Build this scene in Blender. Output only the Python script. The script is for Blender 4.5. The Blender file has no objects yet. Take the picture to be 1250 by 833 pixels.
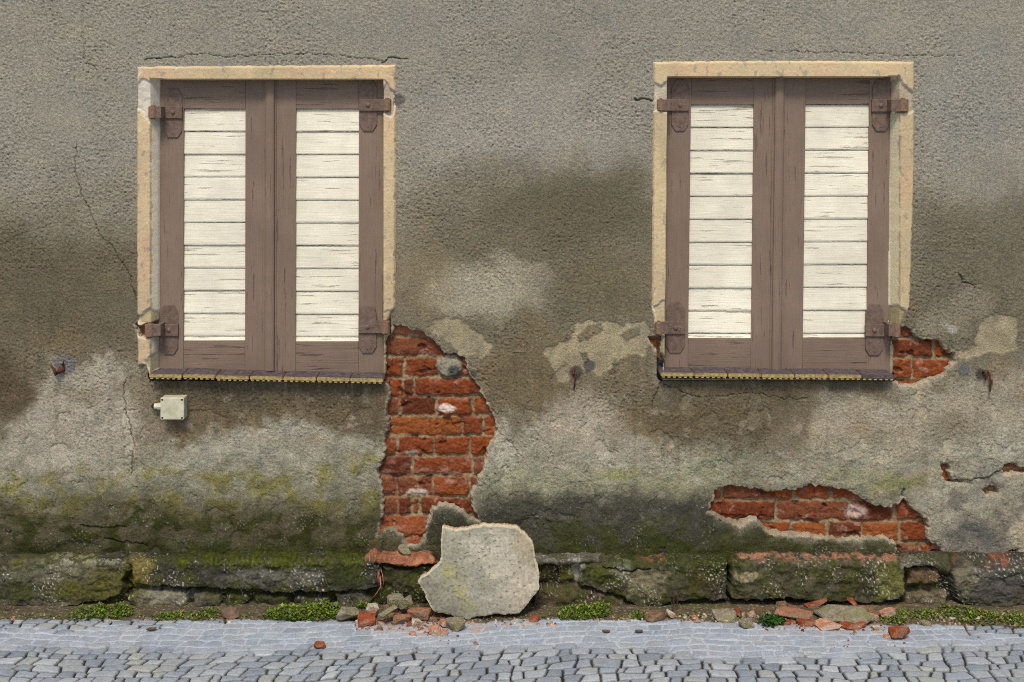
import bpy, bmesh, math, random
import numpy as np
from mathutils import Vector, Matrix, Euler

random.seed(7)
R = math.radians
# ------------------------------------------------------------------ frame of reference
# wall plane y = 0, camera on the -y side.  t = distance in front of the wall.
S, D, YH = 340.0, 3.8, 150.0
H = 582.0 / S
def W(px, py, t=0.0):
    k = (D - t) / D
    return Vector(((px - 625.0) / S * k, -t, H - (py - YH) / S * k))
def PXY(x, t, z):
    k = D / (D - t)
    return 625.0 + x * S * k, YH + (H - z) * S * k
def G(px, py, z=0.0):            # point at height z seen at a given place of the photo
    t = D - D * (H - z) * S / (py - YH)
    return Vector(((px - 625.0) / S * (D - t) / D, -t, z))

scene = bpy.context.scene
COL = scene.collection

# ------------------------------------------------------------------ numpy noise
def _h(ix, iy, seed):
    with np.errstate(over='ignore'):
        n = ix.astype(np.uint32) * np.uint32(374761393) + iy.astype(np.uint32) * np.uint32(668265263) + np.uint32((seed * 2246822519 + 12345) & 0xffffffff)
        n = (n ^ (n >> np.uint32(13))) * np.uint32(1274126177)
        n = (n ^ (n >> np.uint32(16))) * np.uint32(2246822519)
        n = n ^ (n >> np.uint32(15))
    return n
def rnd(ix, iy, seed=0):
    return _h(ix, iy, seed).astype(np.float64) / 4294967295.0
def perlin(x, y, seed=0):
    x0 = np.floor(x); y0 = np.floor(y)
    fx = x - x0; fy = y - y0
    ix = x0.astype(np.int64); iy = y0.astype(np.int64)
    u = fx * fx * fx * (fx * (fx * 6 - 15) + 10); v = fy * fy * fy * (fy * (fy * 6 - 15) + 10)
    def g(dx, dy):
        a = rnd(ix + dx, iy + dy, seed) * 6.2831853
        return np.cos(a) * (fx - dx) + np.sin(a) * (fy - dy)
    a = g(0, 0); b = g(1, 0); c = g(0, 1); d = g(1, 1)
    return ((a + (b - a) * u) * (1 - v) + (c + (d - c) * u) * v) * 1.41
def fbm(x, y, seed=0, octv=4, gain=0.5, lac=2.03):
    s = 0; a = 1; n = 0
    for o in range(octv):
        s = s + a * perlin(x, y, seed + o * 17); n += a; a *= gain
        x = x * lac + 3.7; y = y * lac + 1.3
    return s / n
def sst(a, b, x):
    u = np.clip((x - a) / (b - a), 0, 1)
    return u * u * (3 - 2 * u)
def lin(c):
    c = np.array(c, float) / 255.0
    return np.where(c <= 0.04045, c / 12.92, ((c + 0.055) / 1.055) ** 2.4)
KEXP = 0.94
def L(r, g, b): return lin((r, g, b)) / KEXP
def mix(col, c, m):
    return col * (1 - m[..., None]) + np.asarray(c) * m[..., None]
def poly_sdf(px, py, poly, margin=60):
    out = np.full(px.shape, 1e3)
    P = np.array(poly, float)
    m = (px > P[:, 0].min() - margin) & (px < P[:, 0].max() + margin) & (py > P[:, 1].min() - margin) & (py < P[:, 1].max() + margin)
    x = px[m]; y = py[m]
    if x.size == 0: return out
    d = np.full(x.shape, 1e9); ins = np.zeros(x.shape, bool)
    n = len(P)
    for i in range(n):
        ax, ay = P[i]; bx, by = P[(i + 1) % n]
        ex, ey = bx - ax, by - ay
        wx, wy = x - ax, y - ay
        q = np.clip((wx * ex + wy * ey) / (ex * ex + ey * ey + 1e-12), 0, 1)
        d = np.minimum(d, (wx - ex * q) ** 2 + (wy - ey * q) ** 2)
        c = ((ay <= y) & (by > y)) | ((by <= y) & (ay > y))
        with np.errstate(divide='ignore', invalid='ignore'):
            xi = ax + (y - ay) * ex / (ey if abs(ey) > 1e-9 else 1e-9)
        ins ^= c & (x < xi)
    out[m] = np.where(ins, -np.sqrt(d), np.sqrt(d))
    return out
def line_dist(px, py, pts, margin=14):
    out = np.full(px.shape, 1e3)
    P = np.array(pts, float)
    m = (px > P[:, 0].min() - margin) & (px < P[:, 0].max() + margin) & (py > P[:, 1].min() - margin) & (py < P[:, 1].max() + margin)
    x = px[m]; y = py[m]
    if x.size == 0: return out
    d = np.full(x.shape, 1e6)
    for i in range(len(P) - 1):
        ax, ay = P[i]; bx, by = P[i + 1]
        ex, ey = bx - ax, by - ay
        wx, wy = x - ax, y - ay
        q = np.clip((wx * ex + wy * ey) / (ex * ex + ey * ey + 1e-12), 0, 1)
        d = np.minimum(d, (wx - ex * q) ** 2 + (wy - ey * q) ** 2)
    out[m] = np.sqrt(d)
    return out

# ------------------------------------------------------------------ object helpers
def tag(o, label=None, cat=None, group=None, kind=None):
    if label: o['label'] = label
    if cat: o['category'] = cat
    if group: o['group'] = group
    if kind: o['kind'] = kind
    return o
def empty(name, loc=(0, 0, 0)):
    o = bpy.data.objects.new(name, None); COL.objects.link(o); o.location = loc
    o.empty_display_size = 0.05
    return o
def link_mesh(name, me, mats, parent=None):
    o = bpy.data.objects.new(name, me); COL.objects.link(o)
    for m in (mats if isinstance(mats, (list, tuple)) else [mats]): me.materials.append(m)
    if parent:
        o.parent = parent
        o.matrix_parent_inverse = Matrix.Translation(-Vector(parent.location))
    return o
def mesh_np(name, co, quads, col=None, smooth=True):
    me = bpy.data.meshes.new(name)
    nv = len(co); nf = len(quads); k = quads.shape[1]
    me.vertices.add(nv); me.vertices.foreach_set('co', np.ascontiguousarray(co, dtype=np.float32).ravel())
    me.loops.add(nf * k); me.loops.foreach_set('vertex_index', np.ascontiguousarray(quads, dtype=np.int32).ravel())
    me.polygons.add(nf)
    me.polygons.foreach_set('loop_start', np.arange(0, nf * k, k, dtype=np.int32))
    me.polygons.foreach_set('loop_total', np.full(nf, k, dtype=np.int32))
    me.update(calc_edges=True)
    me.polygons.foreach_set('use_smooth', np.full(nf, smooth))
    if col is not None:
        at = me.color_attributes.new('Col', 'FLOAT_COLOR', 'POINT')
        c4 = np.ones((nv, 4), np.float32); c4[:, :3] = np.clip(col, 0, 1)
        at.data.foreach_set('color', c4.ravel())
    me.validate()
    return me
def grid_arrays(co, col, keep=None):
    """co (r,c,3) rows going down, cols going right -> compact arrays"""
    r, c = co.shape[:2]
    idx = np.arange(r * c).reshape(r, c)
    q = np.stack([idx[:-1, :-1], idx[1:, :-1], idx[1:, 1:], idx[:-1, 1:]], -1)
    if keep is not None:
        kf = keep[:-1, :-1] & keep[1:, :-1] & keep[1:, 1:] & keep[:-1, 1:]
        q = q[kf]
    q = q.reshape(-1, 4)
    used = np.zeros(r * c, bool); used[q.ravel()] = True
    rem = np.cumsum(used) - 1
    return co.reshape(-1, 3)[used], rem[q], col.reshape(-1, 3)[used]
def cat_arrays(parts):
    cs, qs, ks = [], [], []; n = 0
    for c, q, k in parts:
        cs.append(c); qs.append(q + n); ks.append(k); n += len(c)
    return np.concatenate(cs), np.concatenate(qs), np.concatenate(ks)

# ------------------------------------------------------------------ materials
def mat_new(name):
    m = bpy.data.materials.new(name); m.use_nodes = True
    nt = m.node_tree; nt.nodes.clear()
    out = nt.nodes.new('ShaderNodeOutputMaterial'); b = nt.nodes.new('ShaderNodeBsdfPrincipled')
    nt.links.new(b.outputs[0], out.inputs[0])
    return m, nt, b
def N(nt, typ, **kw):
    n = nt.nodes.new(typ)
    for k, v in kw.items():
        if k in n.inputs: n.inputs[k].default_value = v
        else: setattr(n, k, v)
    return n
def noise(nt, scale, detail=4, rough=.6, vec=None, mapscale=None):
    n = N(nt, 'ShaderNodeTexNoise', Scale=scale, Detail=detail, Roughness=rough)
    tc = N(nt, 'ShaderNodeTexCoord')
    if mapscale:
        mp = N(nt, 'ShaderNodeMapping'); mp.inputs['Scale'].default_value = mapscale
        nt.links.new(tc.outputs['Object'], mp.inputs[0]); nt.links.new(mp.outputs[0], n.inputs['Vector'])
    else:
        nt.links.new(tc.outputs['Object'], n.inputs['Vector'])
    return n
def ramp(nt, src, stops):
    r = N(nt, 'ShaderNodeValToRGB')
    e = r.color_ramp.elements
    while len(e) < len(stops): e.new(0.5)
    for el, (p, c) in zip(e, stops):
        el.position = p; el.color = (c[0], c[1], c[2], 1) if hasattr(c, '__len__') else (c, c, c, 1)
    nt.links.new(src, r.inputs[0]); return r
def mixc(nt, a, b, fac, mode='MIX'):
    m = N(nt, 'ShaderNodeMix', data_type='RGBA', blend_type=mode)
    for sock, v in ((m.inputs[6], a), (m.inputs[7], b), (m.inputs[0], fac)):
        if hasattr(v, 'links'): nt.links.new(v, sock)
        elif hasattr(v, '__len__'): sock.default_value = (v[0], v[1], v[2], 1)
        else: sock.default_value = v
    return m.outputs[2]
def bump(nt, b, src, dist, strength=1.0, prev=None):
    bp = N(nt, 'ShaderNodeBump'); bp.inputs['Distance'].default_value = dist; bp.inputs['Strength'].default_value = strength
    nt.links.new(src, bp.inputs['Height'])
    if prev: nt.links.new(prev.outputs[0], bp.inputs['Normal'])
    nt.links.new(bp.outputs[0], b.inputs['Normal']); return bp
def mat_attr(name, s1=130, s2=420, var=.35, bdist=.003, rough=.95, spec=.15, speck=None):
    m, nt, b = mat_new(name)
    at = N(nt, 'ShaderNodeAttribute', attribute_name='Col')
    n1 = noise(nt, s1, 5, .65); n2 = noise(nt, s2, 3, .7)
    r1 = ramp(nt, n1.outputs[0], [(.3, 1 - var), (.7, 1 + var)])
    r2 = ramp(nt, n2.outputs[0], [(.3, 1 - var * .5), (.7, 1 + var * .5)])
    c = mixc(nt, at.outputs[0], r1.outputs[0], 1.0, 'MULTIPLY'); c = mixc(nt, c, r2.outputs[0], 1.0, 'MULTIPLY')
    n3 = noise(nt, 9, 4, .6)
    c = mixc(nt, c, ramp(nt, n3.outputs[0], [(.3, (.93, .95, .97)), (.7, (1.07, 1.05, 1.0))]).outputs[0], 1.0, 'MULTIPLY')
    nt.links.new(c, b.inputs['Base Color'])
    b.inputs['Roughness'].default_value = rough; b.inputs['Specular IOR Level'].default_value = spec
    bp = bump(nt, b, n1.outputs[0], bdist); bump(nt, b, n2.outputs[0], bdist * .5, 1, bp)
    return m
M = {}
M['render'] = mat_attr('roughcast_render', 190, 480, .30, .0034)
M['plinth'] = mat_attr('old_plinth_stone', 90, 350, .45, .004)
M['brick'] = mat_attr('old_brick', 120, 400, .28, .002)
M['stucco'] = mat_attr('stucco_band', 150, 500, .12, .0012)
M['paving'] = mat_attr('granite_setts', 160, 500, .20, .0012, rough=.7, spec=.35)
M['slab'] = mat_attr('fallen_render_slab', 120, 450, .2, .0018)

def solid(name, c, c2=None, scale=80, rough=.8, bd=.0005, spec=.2, metal=0):
    m, nt, b = mat_new(name)
    n = noise(nt, scale, 5, .65)
    c = L(*c); c2 = L(*c2) if c2 else c * .75
    r = ramp(nt, n.outputs[0], [(.35, c2), (.65, c)])
    nt.links.new(r.outputs[0], b.inputs['Base Color'])
    b.inputs['Roughness'].default_value = rough; b.inputs['Specular IOR Level'].default_value = spec; b.inputs['Metallic'].default_value = metal
    bump(nt, b, n.outputs[0], bd)
    return m
def paint_wood(name, base, crack, along, wear=.55, amt=.5, cscale=1.0):
    """old oil paint: streaks and fine splits run along the grain"""
    m, nt, b = mat_new(name)
    s = {'x': (5, 5, 110), 'z': (110, 5, 5)}[along]
    s2 = {'x': (9, 9, 300), 'z': (300, 9, 9)}[along]
    g = noise(nt, cscale, 5, .6, mapscale=s); g2 = noise(nt, 1, 4, .7, mapscale=s2)
    big = noise(nt, 7, 3, .6)
    base = L(*base); crack = L(*crack)
    # dirt / fade
    c = ramp(nt, big.outputs[0], [(.3, base * .88), (.7, base * 1.06)]).outputs[0]
    c = mixc(nt, c, ramp(nt, g2.outputs[0], [(.25, .84), (.75, 1.07)]).outputs[0], 1.0, 'MULTIPLY')
    add = N(nt, 'ShaderNodeMath', operation='MULTIPLY_ADD'); nt.links.new(big.outputs[0], add.inputs[0]); add.inputs[1].default_value = .35
    nt.links.new(g.outputs[0], add.inputs[2])
    cr = ramp(nt, add.outputs[0], [(wear + .17, 0), (wear + .235, 1)])
    f = N(nt, 'ShaderNodeMath', operation='MULTIPLY'); nt.links.new(cr.outputs[0], f.inputs[0]); f.inputs[1].default_value = amt
    c = mixc(nt, c, crack, f.outputs[0])
    md = noise(nt, 2.6, 5, .65); c = mixc(nt, c, ramp(nt, md.outputs[0], [(.3, (.84, .82, .80)), (.68, (1.06, 1.05, 1.04))]).outputs[0], 1.0, 'MULTIPLY')
    nt.links.new(c, b.inputs['Base Color'])
    b.inputs['Roughness'].default_value = .62; b.inputs['Specular IOR Level'].default_value = .25
    inv = N(nt, 'ShaderNodeMath', operation='MULTIPLY_ADD'); nt.links.new(cr.outputs[0], inv.inputs[0]); inv.inputs[1].default_value = -1.4
    nt.links.new(g2.outputs[0], inv.inputs[2])
    bump(nt, b, inv.outputs[0], .0012)
    return m
M['wood_v'] = paint_wood('taupe_paint_upright', (128, 111, 98), (98, 80, 70), 'z', .64, .5)
M['wood_h'] = paint_wood('taupe_paint_rail', (126, 109, 96), (94, 76, 66), 'x', .62, .5)
M['louvre'] = paint_wood('cream_paint', (230, 226, 207), (164, 150, 120), 'x', .625, .55)
M['iron'] = solid('painted_iron', (114, 97, 86), (92, 74, 64), 60, .55, .0004, .3)
M['rust'] = solid('rusty_iron', (140, 112, 92), (104, 82, 68), 160, .8, .001)
M['rust_dark'] = solid('dark_rust', (104, 62, 44), (48, 30, 26), 260, .85, .001)
M['tile_top'] = solid('glazed_sill_tile', (92, 84, 86), (58, 53, 56), 60, .35, .0004, .4)
M['tile_edge'] = solid('unglazed_tile_edge', (178, 158, 104), (122, 104, 66), 90, .85, .001)
M['dark'] = solid('light_blocker_dark', (26, 24, 22))
M['plastic'] = solid('ivory_plastic', (198, 196, 172), (168, 164, 138), 25, .45, .0001, .4)
M['plastic_dark'] = solid('black_rubber', (34, 33, 32))
def stone_mat(name, c, c2, c3=None):
    m, nt, b = mat_new(name)
    n = noise(nt, 55, 6, .7); n2 = noise(nt, 260, 3, .7); n3 = noise(nt, 18, 3, .6)
    c, c2 = L(*c), L(*c2)
    col = ramp(nt, n.outputs[0], [(.36, c2), (.64, c)]).outputs[0]
    if c3: col = mixc(nt, col, L(*c3), ramp(nt, n3.outputs[0], [(.52, 0), (.6, .85)]).outputs[0])
    col = mixc(nt, col, ramp(nt, n2.outputs[0], [(.3, .72), (.7, 1.22)]).outputs[0], 1.0, 'MULTIPLY')
    nt.links.new(col, b.inputs['Base Color']); b.inputs['Roughness'].default_value = .95; b.inputs['Specular IOR Level'].default_value = .1
    bp = bump(nt, b, n.outputs[0], .006); bump(nt, b, n2.outputs[0], .002, 1, bp)
    return m
M['frag_grey'] = stone_mat('grey_render_fragment', (150, 142, 122), (108, 100, 84), (122, 120, 84))
M['frag_brick'] = stone_mat('brick_fragment', (156, 84, 54), (112, 58, 40), (140, 104, 84))
M['frag_pink'] = stone_mat('mortar_brick_fragment', (186, 144, 122), (158, 106, 82), (170, 158, 142))
M['frag_white'] = stone_mat('lime_fragment', (196, 190, 176), (156, 146, 128), (166, 124, 100))
M['frag_brown'] = stone_mat('brown_stone', (138, 108, 84), (92, 70, 54), (120, 104, 84))
M['frag_two'] = stone_mat('red_backed_render', (162, 112, 86), (130, 98, 78), (126, 116, 96))

# ------------------------------------------------------------------ house
house = empty('house', (0, 0, 0))
tag(house, 'weathered house front with crumbling grey roughcast, bare brick patches and two shuttered windows', 'house')

def axis(lo, hi, step, out_lo, out_hi, grow=1.22, maxs=.12, ext=1.0):
    a = list(np.arange(lo, hi, step)) + [hi]
    s = step; v = hi
    while v < out_hi: s = min(s * 1.12, .0068) if v < hi + ext else min(s * grow, maxs); v += s; a.append(v)
    s = step; v = lo; pre = []
    while v > out_lo: s = min(s * 1.12, .0068) if v > lo - ext else min(s * grow, maxs); v -= s; pre.append(v)
    return np.array(pre[::-1] + a)

HOLES = {
 'A': [(481,397),(490,397),(500,402),(516,406),(528,415),(540,428),(546,432),(558,431),(568,438),(571,455),(580,466),(590,484),(600,504),(608,520),(606,532),(597,546),(595,560),(590,576),(583,584),(586,590),(575,602),(577,621),(586,638),(572,634),(562,622),(554,619),(540,616),(527,621),(523,636),(520,652),(514,664),(505,667),(497,666),(490,655),(480,647),(470,649),(461,656),(463,640),(466,628),(467,608),(463,583),(458,576),(468,560),(470,545),(468,534),(475,518),(471,508),(470,500),(475,484),(474,460),(476,438),(469,418),(477,410)],
 'B': [(873,601),(879,595),(896,593.5),(921,597),(942,600.7),(970,597),(993,592.5),(1013.6,594),(1034,598),(1049,606),(1065,615),(1083,620),(1093,618.6),(1103,608),(1110,617),(1126,630),(1133,634),(1135,660),(1149,668.5),(1152,680),(1147,685),(1116,686.5),(1095.5,677.5),(1094,664.7),(1080,658),(1044,659.6),(1024,661),(1003,657),(962,653),(939,652),(929,641.7),(924,634),(915,635),(903.5,644),(893,638),(875,631.5),(865,625)],
 'C': [(1084,412),(1096,400),(1106,398),(1114,402),(1117,411),(1129,414),(1147.5,415.7),(1156,427),(1167.7,431.6),(1167,441),(1151,457.7),(1125.7,469.5),(1112,473),(1100,472),(1092,466),(1084,455)],
 'D': [(1149,569),(1152,566),(1158,567),(1161,573),(1160,582),(1166,588),(1180,588),(1178,591),(1160,591),(1153,588),(1150,580)],
 'E': [(1224,575),(1228,567),(1236,566),(1248,570),(1262,574),(1262,581),(1240,578),(1228,581)],
 'F': [(1199,598),(1210,594),(1222,597),(1221,606),(1206,606)],
 'G': [(1231,676),(1236,671),(1244,671),(1246,678),(1237,681)],
 'H': [(789,411),(812,408),(814,433),(803,431),(795,421)],
 'I': [(164,395),(178,390),(190,394),(194,414),(182,412),(168,408)],
}
WIN1_OPEN = [(190, 96), (470, 96), (470, 458), (188, 458)]
WIN2_OPEN = [(812, 93), (1094, 93), (1090, 458), (809, 458)]
BAND1 = [(167,81),(330,80),(484,79),(484,200),(483,376),(479,381),(474,392),(473,400),(476,408),(470,418),(472,455),(464,470),(464,100),(196,100),(196,460),(182,458),(178,446),(168,447),(167,300)]
BAND2 = [(797,75),(960,74),(1116,75),(1116,200),(1111,376),(1106,386),(1100,398),(1092,404),(1096,440),(1094,462),(1086,462),(1088,97),(818,97),(816,460),(808,460),(812,440),(806,430),(808,412),(800,402),(797,388),(795,376),(796,250)]
CRACKS = [
 ([(103,-5),(100,30),(104,58),(101,75)], .45, .5), ([(106,78),(112,80),(119,85)], 1.0, .9), ([(125,82),(142,86)], .6, .6),
 ([(94,175),(91,205),(99,235),(113,265),(122,285),(140,305),(153,328),(161,345),(168,372)], .85, .8),
 ([(178,73),(196,70),(214,69)], 1.2, 1.1), ([(214,69),(250,67),(300,69),(370,65),(430,70),(468,75)], .7, .8), ([(467,77),(474,72),(484,71),(497,71)], 1.4, 1.2),
 ([(935,63),(1020,64),(1070,66),(1100,68),(1172,69)], .6, .7), ([(776,122),(788,121),(800,125)], 1.7, 1.2),
 ([(155,462),(151,480),(152,500),(158,518),(163,545),(160,580)], 1.0, .9), ([(178,455),(184,470),(193,488)], .7, .6),
 ([(810,462),(799,484),(796,500)], 1.0, .9), ([(812,470),(830,477),(846,485),(880,484),(930,480),(950,486),(985,488)], .8, .8),
 ([(1170,333),(1176,344),(1190,350)], 1.1, 1.0), ([(607,524),(625,543),(640,560)], .8, .6), ([(640,505),(655,530),(672,545),(676,570)], .4, .5),
 ([(1098,480),(1102,520),(1108,548)], .5, .6), ([(97,641),(112,644),(132,645),(155,644)], 1.6, 1.0), ([(128,658),(150,661),(180,666)], 1.3, 1.0),
 ([(545,433),(558,432),(569,440),(571,470)], .9, .8), ([(1170,560),(1172,590)], .4, .4), ([(1160,588),(1185,586),(1205,584),(1220,577),(1226,574)], 1.2, 1.1),
 ([(716,452),(713,475)], .5, .2), ([(640,395),(665,410),(680,406)], .5, .5), ([(560,385),(575,388),(583,384)], .6, .5), ([(930,480),(940,500),(932,530),(936,560)], .4, .5), ([(1103,608),(1104,598)], 1.2, 1.0),
]
SCARS = [  # where the top coat has come off
 [(664,426),(680,421),(698,412),(704,395),(722,390),(740,392),(760,396),(790,391),(794,406),(790,432),(768,433),(750,440),(740,455),(728,459),(717,447),(705,455),(692,468),(680,464),(673,448)],
 [(520,396),(545,386),(562,391),(580,402),(604,424),(590,436),(566,434),(548,420),(530,408)],
 [(1196,395),(1210,386),(1232,383),(1240,392),(1240,425),(1225,432),(1205,430),(1180,440),(1168,436),(1172,428),(1190,424)],
]
ISLANDS = [[(706,410),(716,398),(734,392),(737,402),(722,412),(707,417)], [(757,408),(765,402),(778,398),(782,408),(764,416)], [(708,430),(716,428),(721,440),(714,444)]]

def wall_fields(x, z, t0=0.0):
    """height h (m, outwards) and colour for the render coat"""
    px, py = PXY(x, t0, z)
    w1 = fbm(x * 5, z * 5, 3, 4) ; w2 = fbm(x * 5 + 50, z * 5, 4, 4)
    f1 = fbm(x * 28, z * 28, 5, 4); f2 = fbm(x * 28 + 9, z * 28 + 4, 6, 4)
    qx = px + w1 * 38 + f1 * 9; qy = py + w2 * 30 + f2 * 9      # strongly warped, for stains
    rx = px + f1 * 3.0; ry = py + f2 * 3.0                       # lightly warped, for breaks
    # ---------- relief
    g1 = perlin(x * 78, z * 78, 11); g2 = perlin(x * 142 + 3, z * 142, 12); g3 = perlin(x * 36, z * 36, 14)
    wd_ = np.minimum(np.hypot(np.maximum(np.abs(px - 326) - 164, 0), np.maximum(np.abs(py - 265) - 195, 0)), np.hypot(np.maximum(np.abs(px - 957) - 164, 0), np.maximum(np.abs(py - 265) - 195, 0)))
    flat = .12 + .88 * sst(0, 70, wd_)
    g4 = perlin(x * 118 + 40, z * 118 + 11, 15)
    gr = np.maximum(.55 * g1 + .85 * g2 + .18 * g3, -.7) - 1.0 * sst(.38, .62, g4)
    lower = sst(470, 600, qy)
    damage = sst(-.1, .35, fbm(x * 9, z * 9, 21, 3))
    amp = .0030 * (1 - .45 * lower) * (1 - .25 * damage)
    amp = amp * (.55 + .65 * sst(-.35, .35, fbm(x * 3.1, z * 3.1, 22, 4))); sm = sst(.12, .3, fbm(x * 4.3 + 3, z * 4.3, 23, 4)); amp = amp * (1 - .55 * sm)
    h = gr * amp + (fbm(x * 2.2, z * 2.2, 31, 3) * .010 + lower * fbm(x * 14, z * 14, 33, 4) * .010) * flat
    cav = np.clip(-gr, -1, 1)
    # ---------- colour
    base_top = L(147, 143, 130)
    col = np.broadcast_to(base_top, x.shape + (3,)).copy()
    def blob(cx, cy, ax, ay, c, s=1.0, sharp=1.0):
        nonlocal col
        q = ((qx - cx) / ax) ** 2 + ((qy - cy) / ay) ** 2
        col = mix(col, L(*c), s * (1 - sst(.25 / sharp * 0 + max(0, 1 - 1.0 / sharp) , 1.6, q)))
    def reg(poly, c, s=1.0, soft=14, rough=0.0):
        nonlocal col
        d = poly_sdf(qx, qy, poly, 120) + rough * f1 * 20
        m = s * (1 - sst(-soft, soft, d)); col = mix(col, L(*c), m); return m
    big = fbm(x * 1.3, z * 1.3, 41, 3)
    col *= (1 + .10 * big)[..., None]
    blob(640, 150, 150, 60, (158, 153, 143), .6); blob(60, 60, 120, 60, (148, 143, 128), .4); blob(1190, 120, 70, 80, (146, 145, 138), .5)
    blob(700, 30, 300, 40, (142, 138, 128), .5)
    # middle: generally browner and darker below the damp line
    mid = sst(170, 330, qy + 30 * w2 + 25 * f1); col = mix(col, L(124, 116, 97), mid * .85)
    reg([(-900,285),(60,268),(130,292),(190,300),(190,445),(60,432),(40,470),(20,520),(-900,540)], (106, 98, 80), .85, 36, .8)
    reg([(480,330),(530,240),(600,215),(680,205),(810,215),(810,395),(740,408),(660,425),(600,425),(560,410),(480,390)], (112, 105, 86), .85, 42, .8)
    blob(705, 255, 105, 50, (98, 92, 73), .65); blob(640, 210, 60, 18, (128, 122, 108), .4); blob(770, 330, 30, 60, (124, 116, 96), .4)
    blob(520, 330, 40, 70, (146, 132, 106), .45); blob(595, 352, 70, 38, (170, 163, 142), .85); blob(560, 240, 60, 30, (128, 122, 106), .5)
    blob(740, 350, 60, 40, (112, 103, 80), .7)
    reg([(1105,258),(1180,250),(1300,240),(2200,250),(2200,450),(1180,430),(1105,410)], (110, 104, 87), .85, 34, .8)
    blob(1175, 368, 38, 22, (142, 134, 118), .75); blob(1150, 398, 34, 14, (150, 142, 120), .6)
    # lower middle
    reg([(600,400),(900,440),(1000,470),(1000,560),(850,575),(760,520),(640,520),(600,480)], (118, 107, 84), .7, 30)
    # pale washed plaster
    reg([(-900,548),(0,535),(44,485),(70,442),(130,432),(150,455),(166,500),(172,590),(-900,600)], (166, 158, 142), .9, 8, .6)
    blob(105, 478, 34, 13, (118, 108, 88), .55)
    blob(8, 480, 34, 50, (90, 78, 58), .85); blob(40, 350, 110, 70, (98, 91, 70), .5)
    reg([(150,468),(480,468),(480,545),(440,530),(400,520),(330,505),(290,515),(250,540),(205,556),(185,530)], (104, 92, 70), .92, 9, .5)
    reg([(168,575),(185,545),(250,548),(300,520),(350,512),(410,528),(470,545),(470,590),(168,600)], (164, 158, 142), .85, 10, .6)
    reg([(150,455),(190,470),(208,545),(178,585),(160,560)], (140, 130, 110), .7, 9)
    reg([(688,482),(735,468),(760,500),(800,535),(860,560),(870,590),(760,600),(640,602),(596,575),(612,545),(660,520)], (163, 154, 136), .9, 14, .5)
    reg([(600,500),(620,530),(640,560),(610,600),(588,600),(600,570),(608,540)], (172, 166, 150), .8, 5)
    blob(845, 505, 75, 40, (106, 94, 70), .85); blob(640, 470, 50, 45, (110, 98, 74), .75); blob(905, 540, 60, 30, (112, 104, 84), .6)
    blob(825, 470, 26, 16, (156, 152, 142), .7)
    reg([(1000,500),(1060,480),(1170,470),(1300,440),(2200,450),(2200,680),(1160,690),(1100,600),(1000,590),(930,580),(930,530)], (161, 152, 132), .9, 18, .5)
    blob(1170, 525, 40, 22, (126, 114, 92), .6); blob(1225, 545, 60, 30, (158, 156, 142), .6); blob(1010, 540, 40, 30, (150, 140, 118), .5); blob(1060, 440, 26, 30, (140, 130, 108), .4)
    # dark strip under the sills and streaks
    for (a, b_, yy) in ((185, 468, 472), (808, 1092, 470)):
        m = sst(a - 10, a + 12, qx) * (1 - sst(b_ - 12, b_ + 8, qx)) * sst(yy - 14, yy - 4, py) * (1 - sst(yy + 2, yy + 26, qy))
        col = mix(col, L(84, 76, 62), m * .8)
    m = sst(800, 830, qx) * (1 - sst(985, 1010, qx)) * sst(455, 470, qy) * (1 - sst(530, 580, qy))
    col = mix(col, L(102, 92, 72), m * .7)
    # bottom: algae and dirt
    cool = sst(520, 580, qy) * (1 - sst(600, 640, qy)) * sst(-.35, .2, f2); col = mix(col, L(140, 144, 126), cool * .55)
    grn = fbm(x * 11, z * 11, 51, 4)
    y1 = sst(560, 585, qy) * (1 - sst(618, 660, qy))
    left = 1 - sst(455, 500, px)
    col = mix(col, L(128, 120, 44), y1 * left * sst(-.15, .22, grn) * .85)
    col = mix(col, L(120, 118, 92), y1 * left * .35)
    darkm = sst(592, 640, qy)
    col = mix(col, L(84, 79, 57), darkm * left * .88)
    col = mix(col, L(56, 60, 20), darkm * left * sst(-.06, .2, fbm(x * 13, z * 16, 57, 4)) * sst(600, 650, qy) * .9)
    ctr = sst(570, 600, px) * (1 - sst(860, 935, px))
    col = mix(col, L(146, 146, 118), ctr * sst(560, 580, qy) * (1 - sst(600, 620, qy)) * .6)
    dc = ctr * sst(588, 622, qy)
    col = mix(col, L(74, 72, 62), dc * .94)
    col = mix(col, L(66, 70, 32), dc * sst(628, 655, qy) * sst(-.18, .12, grn) * .85)
    blob(755, 578, 34, 9, (132, 132, 74), .6)
    blob(1092, 588, 50, 16, (138, 136, 82), .65); blob(1030, 578, 30, 9, (140, 140, 104), .5)
    reg([(856,628),(892,643),(905,648),(930,645),(945,662),(945,690),(860,690)], (72, 72, 48), .85, 8)
    reg([(930,655),(1000,659),(1090,664),(1096,690),(930,690)], (100, 98, 68), .85, 6)
    blob(975, 672, 26, 10, (72, 80, 32), .7); blob(1060, 665, 30, 8, (128, 124, 104), .6)
    blob(1190, 655, 46, 30, (84, 84, 82), .9); blob(1215, 600, 40, 26, (128, 126, 116), .6); blob(1150, 625, 22, 30, (160, 156, 142), .5); blob(1165, 690, 60, 8, (92, 92, 66), .6); blob(1230, 620, 24, 22, (150, 140, 122), .5)
    rg = sst(1130, 1160, px) * sst(555, 600, qy) * sst(0.02, .25, grn); col = mix(col, L(112, 106, 96), rg * .75)
    # right far bottom darkening outside of view
    low = sst(652, 674, qy) ; col = mix(col, L(50, 54, 22), low * .6 * (1 - sst(1130, 1170, px)))
    q = ((px + f1 * 8 - 545) / 34) ** 2 + ((py + f2 * 8 - 648) / 24) ** 2; col = mix(col, L(62, 62, 46), (1 - sst(.5, 1.3, q)) * .9)
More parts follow.
